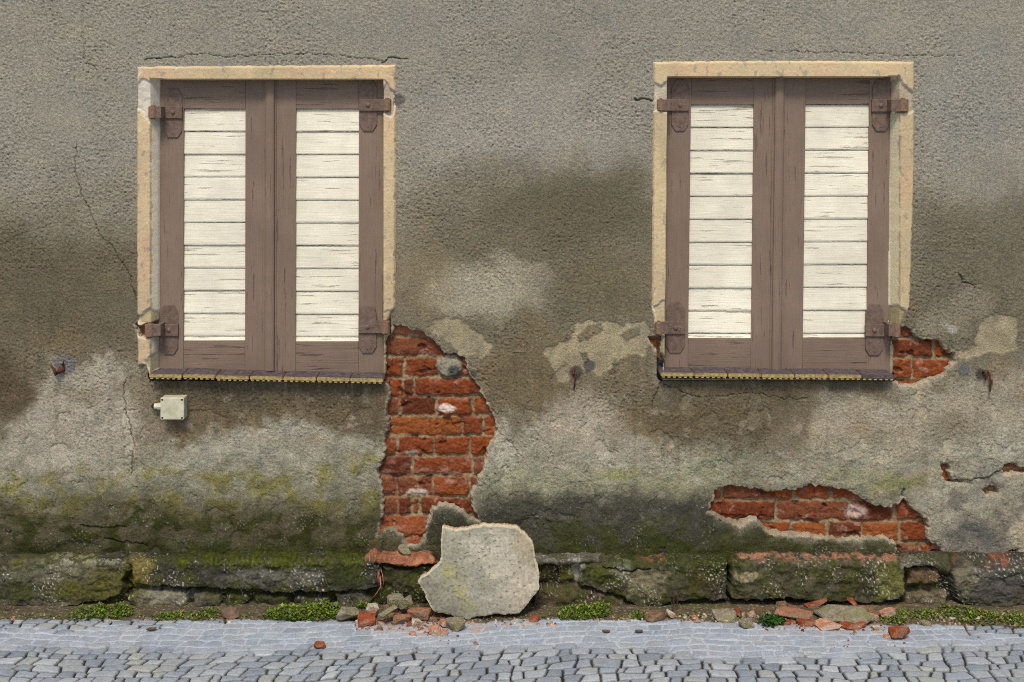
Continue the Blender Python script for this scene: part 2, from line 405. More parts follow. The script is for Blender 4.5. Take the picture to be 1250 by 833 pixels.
    # tan dusting, brown blotches
    br = fbm(x * 6 + 4, z * 6, 61, 4); col = mix(col, L(130, 110, 80), sst(.12, .42, br) * .35 * sst(300, 420, py) * (1 - sst(560, 620, py)))
    pale = fbm(x * 20 + 4, z * 20, 63, 4); col = mix(col, L(182, 176, 158), sst(.18, .42, pale) * .28 * sst(440, 520, py) * (1 - sst(600, 660, py)))
    # speckle of lime spots on the dark base
    sp = perlin(x * 150, z * 150, 71); sp2 = fbm(x * 12, z * 12, 72, 3)
    col = mix(col, L(172, 172, 156), sst(.42, .62, sp) * sst(.0, .3, sp2) * sst(570, 630, py) * .7)
    # dark pits
    pit = perlin(x * 105 + 9, z * 105, 73); pm = sst(.50, .66, pit) * sst(.05, .3, fbm(x * 7, z * 7, 74, 3)) * sst(300, 450, py)
    h -= pm * .003; col *= (1 - .45 * pm)[..., None]
    # mottling at many scales, tide lines, thin flaking
    mo = fbm(x * 9 + 2, z * 9, 64, 5); mo2 = fbm(x * 24, z * 20, 65, 4)
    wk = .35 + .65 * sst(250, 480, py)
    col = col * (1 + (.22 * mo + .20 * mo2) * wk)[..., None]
    tl = fbm(x * 3.3, z * 4.5, 66, 5); line = np.exp(-(np.abs(tl - .06) / .012) ** 2) + .7 * np.exp(-(np.abs(tl + .14) / .010) ** 2)
    col = col * (1 - .13 * line * sst(240, 330, py) * (1 - sst(560, 620, py)))[..., None]
    st_ = fbm(x * 26, z * 1.6, 68, 4); col = col * (1 - .14 * sst(.05, .4, st_) * sst(300, 460, py) * (1 - sst(560, 640, py)))[..., None]
    fk = fbm(x * 8.5, z * 8.5, 67, 6); fm = sst(.235, .255, fk) * sst(415, 470, py + 30 * w2)
    h = h - fm * .0032 - fm * gr * amp * .5; col = mix(col, col * 1.16 + .01, fm * .75)
    ed = np.exp(-(np.abs(fk - .235) / .008) ** 2) * sst(415, 470, py + 30 * w2); col = col * (1 - .22 * ed)[..., None]
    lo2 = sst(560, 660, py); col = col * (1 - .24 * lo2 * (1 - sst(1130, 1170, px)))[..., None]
    mo3 = sst(648, 676, py + 14 * f1) * sst(165, 230, px) * (1 - sst(905, 945, px)); col = mix(col, L(62, 66, 22), mo3 * .55 * sst(-.3, .2, mo2)); h = h + mo3 * (.004 + .006 * np.abs(f2))
    col = col * .955
    # ---------- scars
    for i, s in enumerate(SCARS):
        d = poly_sdf(rx + f1 * 4, ry + f2 * 4, s)
        if i == 0:
            for isl in ISLANDS: d = np.maximum(d, -poly_sdf(rx, ry, isl))
        m = 1 - sst(-1.6, 1.6, d)
        col = mix(col, L(158, 147, 120) * (1 + .35 * f1 + .2 * mo2)[..., None], m * (.62 + .3 * sst(-.25, .1, mo)))
        h = h - m * .0035 - m * gr * amp * .6
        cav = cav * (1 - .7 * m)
    # outer coat lost in the lower right corner
    d = poly_sdf(rx, ry, [(1150,600),(1153,588),(1185,586),(1205,584),(1222,577),(1300,579),(2500,590),(2500,800),(1165,800),(1172,690),(1150,660)])
    m = 1 - sst(-2, 2, d); h -= m * .007
    # grey cement dabs
    for cx, cy, a, b_, c in ((80,445,13,12,(104,104,104)), (703,455,8,9,(66,62,62)), (719,447,7,7,(78,76,74)), (553,452,10,9,(72,74,74)), (575,458,7,6,(70,70,70)),
                             (1177,452,7,8,(96,98,98)), (1197,458,6,7,(60,58,60)), (543,446,10,10,(132,128,112)), (1162,402,6,4,(160,158,150)), (1155,397,6,3,(160,156,146)),
                             (486,122,8,8,(96,90,84)), (1145,475,10,6,(120,110,92))):
        q = ((rx - cx) / a) ** 2 + ((ry - cy) / b_) ** 2
        col = mix(col, L(*c), (1 - sst(.6, 1.5, q)) * .85)
    # thin lime run
    m = 1 - sst(.5, 1.5, np.abs(px - 570.5 - f1)); m = m * sst(440, 446, py) * (1 - sst(474, 482, py)); col = mix(col, L(190, 176, 150), m * .6)
    # ---------- cracks
    for pts, wd, dk in CRACKS:
        d = line_dist(px + f1 * 4.5 + perlin(x * 90, z * 90, 81) * 1.0, py + f2 * 4.5, pts, 20)
        wd = wd * .62 * (1 + .6 * f1)
        m = 1 - sst(wd * .5, wd * 1.5, d)
        col = col * (1 - .62 * min(dk, 1) * m)[..., None]; h -= m * .005 * dk
    # vary by cavity (darker in the pits, lighter on the tips)
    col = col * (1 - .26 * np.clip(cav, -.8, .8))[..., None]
    # ---------- holes down to the bricks
    hole = np.full(x.shape, 1e3)
    for k, p in HOLES.items():
        hole = np.minimum(hole, poly_sdf(rx + perlin(x * 60, z * 60, 91) * 2.2, ry + perlin(x * 60, z * 60 + 7, 92) * 2.2, p))
    rim = 1 - sst(0.2, 3.2, hole)
    rimn = sst(-.25, .25, fbm(x * 15, z * 15, 93, 2))
    col = mix(col, L(178, 166, 144), rim * (.3 + .35 * rimn))
    h = h - (1 - sst(0, 4.5, hole)) * .003
    drop = 1 - sst(-2.8, 0.0, hole)
    h = h - drop * .042
    col = mix(col, L(150, 128, 104), drop * .8)
    return h, col, hole, px, py

xs = axis(-1.89, 1.89, .0030, -7, 7)
zs = axis(.09, 2.22, .0030, .04, 5.2, ext=.45)[::-1]
X, Z = np.meshgrid(xs, zs)
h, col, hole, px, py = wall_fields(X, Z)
o1 = poly_sdf(px, py, WIN1_OPEN, 30); o2 = poly_sdf(px, py, WIN2_OPEN, 30)
b1 = poly_sdf(px, py, BAND1, 30); b2 = poly_sdf(px, py, BAND2, 30)
keep = (hole > -7) & (o1 > 7) & (o2 > 7) & (b1 > -4.5) & (b2 > -4.5)
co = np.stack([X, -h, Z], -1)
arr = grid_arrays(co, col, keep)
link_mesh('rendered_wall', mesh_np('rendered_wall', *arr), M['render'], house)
# solid core behind everything so that no light leaks through
del X, Z, co, h, col, hole, px, py, arr

# ---------------- plinth: ledge + front, built on one profile
def cubic_profile():
    pts = []
    # (t, z, nt, nz)
    for q in np.linspace(-.02, .045, 24): pts.append((q, .166 - q * .12, 0.0, 1.0))
    for a in np.linspace(0, math.pi / 2, 9)[1:]: pts.append((.045 + .012 * math.sin(a), .148 + .012 * math.cos(a), math.sin(a), math.cos(a)))
    for q in np.arange(.145, -.03, -.0028): pts.append((.057 - (q - .148) * .06 * -1 * 0, q, 1.0, 0.0))
    return np.array(pts)
prof = cubic_profile()
xp = axis(-1.89, 1.89, .0030, -7, 7)
XX = np.broadcast_to(xp, (len(prof), len(xp))).copy()
T0 = np.broadcast_to(prof[:, 0:1], XX.shape).copy(); Z0 = np.broadcast_to(prof[:, 1:2], XX.shape).copy()
NT = np.broadcast_to(prof[:, 2:3], XX.shape); NZ = np.broadcast_to(prof[:, 3:4], XX.shape)
pxx = 625 + XX * S
zoff = -(sst(1120, 1165, pxx) * .022) - sst(880, 900, pxx) * .004
wgt = np.clip((Z0 + .03) / .17, 0, 1)
zoff = zoff + .010 * fbm(XX * 5, XX * 0 + .3, 120, 3) + .003 * perlin(XX * 30, XX * 0 + .7, 121)
Z0 = Z0 + zoff * wgt * sst(.0, .04, T0)
# arc coordinate for noise
V = np.broadcast_to(np.concatenate([[0], np.cumsum(np.hypot(np.diff(prof[:, 0]), np.diff(prof[:, 1])))])[:, None], XX.shape)
PX, PY = PXY(XX, T0, Z0)
f1 = fbm(XX * 30, V * 30, 105, 4); f2 = fbm(XX * 30 + 9, V * 30 + 4, 106, 4)
rx = PX + f1 * 5; ry = PY + f2 * 4
BLK = [
 ([(-140,670),(158,670),(158,704),(152,712),(150,722),(140,733),(100,741),(60,746),(20,742),(-140,760)], .000, (88,86,66)),
 ([(159,670),(463,670),(463,720),(400,727),(330,726),(290,723),(232,720),(190,718),(163,716),(156,702),(156,670)], .000, (80,77,66)),
 ([(152,730),(165,722),(190,721),(228,724),(230,744),(200,752),(165,752)], -.006, (116,112,94)),
 ([(233,725),(268,728),(269,744),(233,746)], -.010, (104,100,84)), ([(272,728),(300,728),(303,735),(300,750),(272,750)], -.012, (72,74,48)),
 ([(306,729),(350,731),(352,755),(306,755)], -.014, (66,68,42)), ([(356,731),(402,731),(404,755),(356,755)], -.012, (78,76,58)),
 ([(406,726),(440,723),(455,735),(450,760),(408,760)], -.008, (98,94,78)),
 ([(464,670),(534,670),(534,735),(500,748),(458,742),(466,722)], -.012, (70,68,46)),
 ([(534,670),(650,670),(650,760),(534,760)], -.010, (80,76,56)),
 ([(648,664),(700,664),(742,664),(742,686),(700,689),(650,688)], .000, (138,134,118)),
 ([(650,693),(680,693),(681,714),(650,717)], -.030, (70,66,38)), ([(684,693),(702,693),(703,713),(684,714)], -.026, (98,94,42)),
 ([(650,721),(700,717),(765,734),(770,770),(650,770)], -.004, (100,88,70)),
 ([(706,690),(730,684),(742,664),(890,664),(890,738),(860,735),(822,738),(800,748),(772,742),(764,733),(708,718)], .000, (92,88,66)),
 ([(770,745),(830,742),(890,741),(960,738),(960,760),(770,760)], -.012, (104,96,76)),
 ([(889,670),(1100,670),(1107,700),(1106,722),(1101,734),(1060,739),(990,737),(960,733),(900,736),(891,730)], .004, (96,92,70)),
 ([(1100,670),(1160,670),(1160,693),(1130,694),(1098,698)], -.004, (128,122,104)),
 ([(1111,700),(1150,698),(1152,717),(1113,720)], -.022, (128,106,80)), ([(1110,728),(1160,726),(1164,760),(1106,760)], -.018, (120,110,88)),
 ([(1155,670),(1420,670),(1420,760),(1200,750),(1170,738),(1162,716)], .002, (92,88,74)),
]
rb = random.Random(3)
for sgn in (-1, 1):
    xx = -145 if sgn < 0 else 1425
    while -2300 < xx < 3500:
        wd = rb.uniform(120, 280); a, b_ = sorted((xx, xx + sgn * wd))
        BLK.append(([(a + 3, 670), (b_ - 3, 670), (b_ - 2, 735), ((a + b_) / 2, 746), (a + 2, 738)], rb.uniform(-.006, .002), (90 + rb.randint(-10, 12), 87, 66)))
        xx += sgn * wd
hp = np.full(XX.shape, -.038); cp = np.broadcast_to(L(48, 44, 32), XX.shape + (3,)).copy()
for pl, off, c in BLK:
    d = poly_sdf(rx, ry, pl, 30)
    m = 1 - sst(-3.5, 0.5, d); pil = np.clip(-d / 16, 0, 1) ** .5 * .008
    hp = np.maximum(hp, -.038 + m * (.030 + off) + pil * m)
    cp = mix(cp, L(*c), 1 - sst(-1.2, .8, d))
rough = fbm(XX * 22, V * 22, 111, 4); gr = perlin(XX * 80, V * 80, 112)
rough2 = fbm(XX * 7, V * 9, 119, 3); hp = hp + rough * .014 + rough2 * .012 + gr * .0016
front = sst(.0, .8, NT); top = 1 - front
hp = hp * (front * 1.0 + top * .35) + top * (.004 + .006 * rough)
cp = .60 * cp * (1 + .5 * fbm(XX * 40, V * 40, 113, 3) + .35 * rough + .3 * rough2)[..., None]
gn = fbm(XX * 13, V * 13, 114, 4)
def pblob(cx, cy, ax, ay, c, s):
    global cp
    q = ((rx + f1 * 12 - cx) / ax) ** 2 + ((ry + f2 * 8 - cy) / ay) ** 2
    cp = mix(cp, L(*c), s * (1 - sst(.3, 1.5, q)))
cp = mix(cp, L(60, 64, 22), sst(-.06, .22, gn) * .65 * (1 - sst(1150, 1200, PX)))
pblob(120, 715, 60, 25, (96, 92, 40), .5); pblob(170, 695, 16, 18, (122, 108, 52), .7); pblob(60, 700, 60, 14, (130, 126, 110), .35)
pblob(205, 730, 30, 10, (140, 136, 122), .6); pblob(340, 705, 70, 12, (128, 124, 114), .4); pblob(420, 705, 30, 14, (48, 54, 20), .7)
pblob(40, 740, 60, 8, (126, 118, 102), .5); pblob(790, 712, 26, 18, (130, 122, 96), .6); pblob(705, 700, 8, 18, (158, 156, 142), .7); pblob(755, 694, 12, 10, (150, 146, 130), .6)
pblob(860, 700, 22, 30, (60, 54, 24), .5); pblob(912, 704, 12, 7, (168, 156, 128), .6); pblob(1085, 710, 18, 22, (112, 112, 60), .6); pblob(1215, 712, 40, 22, (78, 76, 74), .6)
pblob(1180, 705, 16, 20, (122, 114, 94), .6); pblob(740, 700, 22, 16, (70, 76, 28), .6); pblob(880, 690, 24, 14, (48, 54, 18), .8)
# white lichen spots
sp = perlin(XX * 140, V * 140, 117); cp = mix(cp, L(178, 176, 162), sst(.30, .52, sp) * sst(-.08, .25, fbm(XX * 9, V * 9, 118, 3)) * .8)
# moss carpet on the ledge
lx = (1 - sst(686, 700, PY))
mg = lx * sst(190, 230, rx) * (1 - sst(455, 480, rx)); mg2 = lx * (1 - sst(-.1, .2, gn)) * .0
cp = mix(cp, L(66, 72, 18), mg * np.clip(.72 + 1.1 * gn + .6 * f1, 0, .95)); hp += mg * (.004 + .007 * np.abs(perlin(XX * 55, V * 55, 122)) + .004 * perlin(XX * 22, V * 22, 123)); cp = cp * (1 + mg * .5 * perlin(XX * 100, V * 100, 124))[..., None]
cp = mix(cp, L(58, 64, 24), sst(740, 760, rx) * (1 - sst(890, 920, rx)) * lx * .6)
cp = mix(cp, L(90, 90, 50), lx * (1 - sst(140, 220, rx)) * .6 * sst(-.2, .1, gn))
cp = mix(cp, L(134, 134, 112), lx * sst(40, 70, rx) * (1 - sst(130, 170, rx)) * sst(0, .2, f1) * .7)
# reddish brick dust on the ledge
dm = 1 - sst(-2, 2.5, poly_sdf(rx, ry, [(446,684),(452,675),(470,671),(495,669),(516,669),(530,680),(534,688),(510,691),(498,694),(480,690),(462,687)]))
cp = mix(cp, L(160, 106, 80) * (1 + .6 * f1)[..., None], dm * .92); hp += dm * .012
dm = sst(888, 905, rx) * (1 - sst(1085, 1110, rx)) * sst(675, 679, ry) * (1 - sst(683, 688.5, ry)); cp = mix(cp, L(172, 122, 98), dm * .8 * sst(-.25, .2, f2 + rough))
for a, b_ in ((780, 812), (1165, 1182), (1205, 1232)):
    dm = sst(a - 4, a + 4, rx) * (1 - sst(b_ - 4, b_ + 4, rx)) * (1 - sst(683 + (6 if a > 1000 else 0), 689 + (7 if a > 1000 else 0), ry)); cp = mix(cp, L(150, 92, 68), dm * .75 * sst(-.2, .25, f1 + gn))
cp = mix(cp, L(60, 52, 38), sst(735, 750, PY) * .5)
for pts, wd in (([(155,700),(150,712),(160,724),(150,730)], 2.2), ([(205,721),(230,724)], 2.2), ([(460,690),(490,697),(528,692)], 2.0), ([(890,732),(930,742),(975,734),(1010,742)], 2.2),
                ([(350,725),(420,726)], 1.2), ([(735,693),(765,698),(795,695)], 1.0), ([(888,684),(891,700),(888,735)], 1.2), ([(700,692),(660,690)], 2.0)):
    m = 1 - sst(wd * .5, wd * 1.4, line_dist(rx, ry, pts)); hp -= m * .012 * front; cp = cp * (1 - .7 * m)[..., None]
cp = cp * (1 - .26 * top * (1 - .3 * sst(0, .3, f1)))[..., None]  # ledge top coloured darker to offset the light it catches facing up
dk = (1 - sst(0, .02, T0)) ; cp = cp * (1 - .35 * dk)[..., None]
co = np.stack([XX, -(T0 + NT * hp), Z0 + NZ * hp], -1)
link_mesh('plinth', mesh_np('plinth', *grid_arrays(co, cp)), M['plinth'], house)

# ---------------- brick patches
def brickwork(x0, x1, y0, y1, rows, joints, depth, seed, label=None, warp=1.6, mort=(146,130,102)):
    """rows: list of y joint lines; joints: per row x positions"""
    a = W(x0, y0, -depth); b = W(x1, y1, -depth)
    xa = np.arange(a.x, b.x, .0028); za = np.arange(a.z, b.z, -.0028)
    X, Z = np.meshgrid(xa, za); px, py = PXY(X, -depth, Z)
    wx = px + fbm(X * 35, Z * 35, seed, 4) * warp * 2; wy = py + fbm(X * 35 + 5, Z * 35, seed + 3, 4) * warp * 2
    wy = wy + perlin(X * 6, Z * 6, seed + 8) * 1.5
    h = np.full(X.shape, -.010); col = np.broadcast_to(L(*mort), X.shape + (3,)).copy()
    col = mix(col, L(132, 84, 60), sst(-.1, .3, fbm(X * 13, Z * 13, seed + 7, 4)) * .75); h = h + .007 * sst(-.1, .3, fbm(X * 9, Z * 9, seed + 17, 3))
    col *= (1 + .3 * fbm(X * 50, Z * 50, seed + 9, 3))[..., None]
    rr = random.Random(seed)
    for i in range(len(rows) - 1):
        ya, yb = rows[i], rows[i + 1]; js = [x0 - 30] + list(joints[i]) + [x1 + 30]
        for j in range(len(js) - 1):
            xa_, xb_ = js[j], js[j + 1]; g = rr.uniform(.9, 1.9)
            cx, cy, hx, hy = (xa_ + xb_) / 2, (ya + yb) / 2, (xb_ - xa_) / 2 - g, (yb - ya) / 2 - g
            if hx <= 1: continue
            dx = np.abs(wx - cx) - hx + 2; dy = np.abs(wy - cy) - hy + 2
            d = np.hypot(np.maximum(dx, 0), np.maximum(dy, 0)) + np.minimum(np.maximum(dx, dy), 0) - 2
            m = 1 - sst(-1.8, .8, d)
            off = rr.uniform(-.006, .003)
            tone = rr.choice([(136,73,38),(124,64,36),(140,80,42),(110,58,36),(132,70,38),(98,52,33),(132,68,36),(118,70,48)])
            til = rr.uniform(-.004, .004) * (wx - cx) / max(hx, 10)
            h = h * (1 - m) + m * (off + til + np.clip(-d / 6, 0, 1) * .003)
            v = fbm(X * 26 + i * 3, Z * 26 + j * 5, seed + 20 + i * 7 + j, 4)
            c = L(*tone) * (1 + .32 * v)[..., None]
            eff = sst(.02 + rr.uniform(-.12, .35), .5, fbm(X * 22 + 9, Z * 30, seed + 60 + i * 5 + j, 4)); c = mix(c, L(170, 130, 116), eff * .62)
            col = col * (1 - m[..., None]) + c * m[..., None]
    rg = fbm(X * 45, Z * 45, seed + 80, 4); h += rg * .006 + perlin(X * 120, Z * 120, seed + 81) * .0012
    brk = sst(.22, .42, fbm(X * 14, Z * 20, seed + 90, 3)); h -= brk * .010; col *= (1 - .35 * brk)[..., None]
    col *= (.84 + .2 * perlin(X * 90, Z * 90, seed + 82))[..., None]
    return X, Z, px, py, h, col, depth
def finish_brick(B, post=None, keep=None, label=None):
    X, Z, px, py, h, col, depth = B
    if post: h, col = post(px, py, h, col, X, Z)
    kk = ~(((px > 191) & (px < 468) & (py < 468)) | ((px > 813) & (px < 1090) & (py < 466)))
    keep = kk if keep is None else keep & kk
    co = np.stack([X, depth - h, Z], -1)
    o = link_mesh('brickwork', mesh_np('brickwork', *grid_arrays(co, col, keep)), M['brick'], house)
    if label: o['label'] = label
    return o
def postA(px, py, h, col, X, Z):
    f = fbm(X * 40, Z * 40, 400, 3) * 4
    # cement lump beside the second course, and dirt at the foot
    q = ((px + f - 549) / 17) ** 2 + ((py + f - 446) / 14) ** 2; m = 1 - sst(.6, 1.2, q)
    h = h + m * .016; col = mix(col, L(134, 128, 110), m); 
    q = ((px - 555) / 8) ** 2 + ((py + f - 452) / 9) ** 2; col = mix(col, L(66, 68, 68), (1 - sst(.4, 1.5, q)) * .85)
    q = ((px - 545 + f) / 12) ** 2 + ((py + f - 498) / 5) ** 2; col = mix(col, L(226, 212, 200), (1 - sst(.4, 1.3, q)) * .7)
    q = ((px - 508 + f) / 15) ** 2 + ((py + f - 601) / 4) ** 2; col = mix(col, L(190, 176, 160), (1 - sst(.4, 1.3, q)) * .8)
    q = ((px - 503 + f) / 9) ** 2 + ((py + f - 553) / 4) ** 2; col = mix(col, L(150, 146, 132), (1 - sst(.4, 1.3, q)) * .8)
    foot = sst(628, 650, py + f); col = mix(col, L(136, 84, 58), foot * .6); h = h + foot * .012
    m = 1 - sst(-2, 3, poly_sdf(px + f, py + f, [(457,652),(470,648),(484,650),(492,660),(502,676),(440,676)])); col = mix(col, L(66, 64, 44), m * .9); h = h + m * .014
    w = sst(455, 462, py) * 0; top = 1 - sst(404, 412, py + f); col = mix(col, L(150, 104, 88), top * .6)
    return h, col
finish_brick(brickwork(448, 618, 392, 676, [386,411,436,460,483.5,508,532,556.5,581,606,629,654,680],
    [[455],[400],[493,537],[492,505,588],[488,533,577],[445,564,590],[485,530,574],[503,577],[484,529,573],[485,503,512],[482,560],[470,530]], .026, 210), postA,
    label='tall brick patch bared by fallen render beside the first window')
def postB(px, py, h, col, X, Z):
    f = fbm(X * 40, Z * 40, 401, 3) * 5
    d = poly_sdf(px + f, py + f, [(876,628),(935,630),(905,642)]); m = 1 - sst(-2, 2, d); h = h - m * .008
    g = sst(650, 662, py + f) * (1 - sst(1040, 1095, px)); col = mix(col, L(176, 140, 108), g * .5)
    q = ((px - 1045 + f) / 14) ** 2 + ((py + f - 625) / 9) ** 2; col = mix(col, L(186, 164, 156), (1 - sst(.4, 1.4, q)) * .7)
    col = mix(col, L(96, 84, 48), (1 - sst(.4, 1.3, ((px - 1115 + f) / 20) ** 2 + ((py - 664) / 3) ** 2)) * .6)
    return h, col
finish_brick(brickwork(858, 1162, 586, 694, [584,610,636.3,661,690], [[882,927,969.5,1014,1058],[948,1037,1092],[922,966,1010,1053,1098],[1040,1095,1122.5]], .028, 230), postB,
    label='long low brick patch bared just above the plinth')
finish_brick(brickwork(1080, 1174, 394, 480, [388,414,437.3,463.2,490], [[1117],[1140],[1113,1160],[1127]], .022, 262), label='small brick patch bared at the lower corner of the second window')
finish_brick(brickwork(1140, 1266, 560, 612, [546,572,598,624], [[1190,1240],[1170,1215],[1190]], .024, 271), label='narrow brick slot showing through the render at the far edge')
finish_brick(brickwork(1224, 1254, 664, 688, [655,680,700], [[1240],[1230]], .022, 277))
finish_brick(brickwork(784, 818, 404, 440, [385,412,438,450], [[780],[805],[790]], .024, 281))
finish_brick(brickwork(160, 196, 386, 418, [375,400,424], [[178],[170]], .022, 283))

# ---------------- window surrounds (stucco bands)
def surround(px0, px1, py0, py1, opening, bandpoly, slant, seed, chips, label):
    a = W(px0, py0); b = W(px1, py1)
    X, Z = np.meshgrid(np.arange(a.x, b.x, .0026), np.arange(a.z, b.z, -.0026))
    px, py = PXY(X, 0, Z)
    f1 = fbm(X * 32, Z * 32, seed, 4); f2 = fbm(X * 32 + 7, Z * 32, seed + 1, 4)
    rx = px + f1 * 1.1; ry = py + f2 * 1.1
    d = poly_sdf(rx, ry, bandpoly) - .6 + 2.2 * np.maximum(f1 - .12, 0); din = poly_sdf(px, py, opening)
    h = .0145 * (1 - sst(-3.5, .3, d)) - .004 + perlin(X * 110, Z * 110, seed + 3) * .0005 + f1 * .0012
    col = np.broadcast_to(L(194, 175, 140), X.shape + (3,)) * (1 + .10 * fbm(X * 8, Z * 8, seed + 5, 3))[..., None]
    col = mix(col, L(202, 170, 138), sst(0, .4, fbm(X * 5, Z * 3, seed + 7, 2)) * .5)
    # hairline dirt and flakes
    fl = sst(.24, .36, fbm(X * 45, Z * 22, seed + 9, 4)); col = mix(col, L(150, 142, 126), fl * .65); h -= fl * .001
    # inner slanting reveal
    sx0, sx1, side, sc = slant
    if side < 0: s = np.clip((px - sx0) / (sx1 - sx0), 0, 1) * (px < sx1 + 8)
    else: s = np.clip((sx1 - px) / (sx1 - sx0), 0, 1) * (px > sx0 - 8)
    s = s * (py > opening[0][1] - 2)
    s2 = sst(.05, .25, s + f1 * .25)
    dirt = sst(-.3, .35, fbm(X * 6, Z * 2.4, seed + 15, 4)); col = col * (1 - .16 * dirt)[..., None]
    col = mix(col, L(*sc) * (1 + .12 * f1)[..., None], s2 * .9); h = h - s * .052
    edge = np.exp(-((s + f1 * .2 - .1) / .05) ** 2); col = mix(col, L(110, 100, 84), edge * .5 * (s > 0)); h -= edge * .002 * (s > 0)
    for cp_, dep, c in chips:
        dd = poly_sdf(rx + f1 * 3, ry + f2 * 3, cp_); m = 1 - sst(-2.5, 1.0, dd)
        h = h - m * (dep + .004 * f1); col = mix(col, L(*c) * (1 + .35 * f2)[..., None], m * .9)
        e = np.exp(-(dd / 1.4) ** 2); col = mix(col, L(206, 196, 180), e * .5)
    # edge of the opening turns in
    inn = (1 - sst(0, 1.1, din)); h = h * (1 - inn) + (-.075) * inn
    keep = (d < .2) & (din > -2.2)
    parts = [grid_arrays(np.stack([X, -h, Z], -1), col, keep)]
    # deep reveals behind the band (all round), reaching back to the added dark panel
    ring = [opening[0], opening[1], opening[2], opening[3]]
    for k in range(4):
        p, q = ring[k], ring[(k + 1) % 4]
        if k == 2: continue
        n = 40; uu = np.linspace(0, 1, n); tt = np.linspace(-.055, -.20, 8)
        U, TT = np.meshgrid(uu, tt)
        A = np.array(W(*p)); B_ = np.array(W(*q))
        C = A[None, None] * (1 - U[..., None]) + B_[None, None] * U[..., None]; C[..., 1] = -TT
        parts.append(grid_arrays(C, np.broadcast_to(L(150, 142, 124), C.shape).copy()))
    o = link_mesh('window_surround', mesh_np('window_surround', *cat_arrays(parts)), M['stucco'], house)
    o['label'] = label
    return o
op1 = [(192,98),(467.5,98),(467.5,460),(191,460)]
op2 = [(815.5,95),(1091,95),(1087,460),(812,460)]
surround(160, 492, 72, 472, op1,
    BAND1,
    (184, 192, -1, (222,212,190)), 300,
    [([(165,104),(176,96),(190,100),(194,112),(194,158),(183,152),(174,135),(166,132)], .006, (196,190,178)), ([(470,100),(484,112),(484,128),(479,142),(466,138),(466,108)], .010, (168,156,138)),
     ([(168,384),(184,376),(193,384),(194,396),(176,396),(166,392)], .010, (172,158,124)), ([(166,398),(194,392),(194,414),(170,412)], .03, (104,58,40)),
     ([(186,410),(194,408),(194,452),(184,456),(176,440),(188,428)], .007, (150,138,112)), ([(469,380),(480,376),(486,392),(478,408),(468,402)], .006, (176,160,124)),
     ([(166,82),(174,80),(172,92),(166,96)], .005, (180,168,150)), ([(466,408),(478,404),(474,470),(462,470)], .008, (150,140,114))],
    'worn cream stucco band around the window above the junction box')
surround(790, 1124, 68, 472, op2,
    BAND2,
    (1091, 1098.5, 1, (206,196,164)), 320,
    [([(795,96),(806,104),(816,98),(818,136),(798,136),(794,116)], .008, (178,170,150)), ([(1096,92),(1104,104),(1116,112),(1116,134),(1110,140),(1090,136),(1088,100)], .010, (164,152,130)),
     ([(796,372),(812,366),(816,372),(816,400),(800,400)], .007, (176,162,128)), ([(1088,376),(1098,372),(1110,384),(1106,398),(1090,402)], .010, (146,136,100)),
     ([(1086,404),(1098,400),(1100,470),(1086,470)], .007, (172,164,138)), ([(804,410),(820,408),(818,460),(806,455)], .008, (150,138,110))],
    'worn cream stucco band around the window without a junction box')

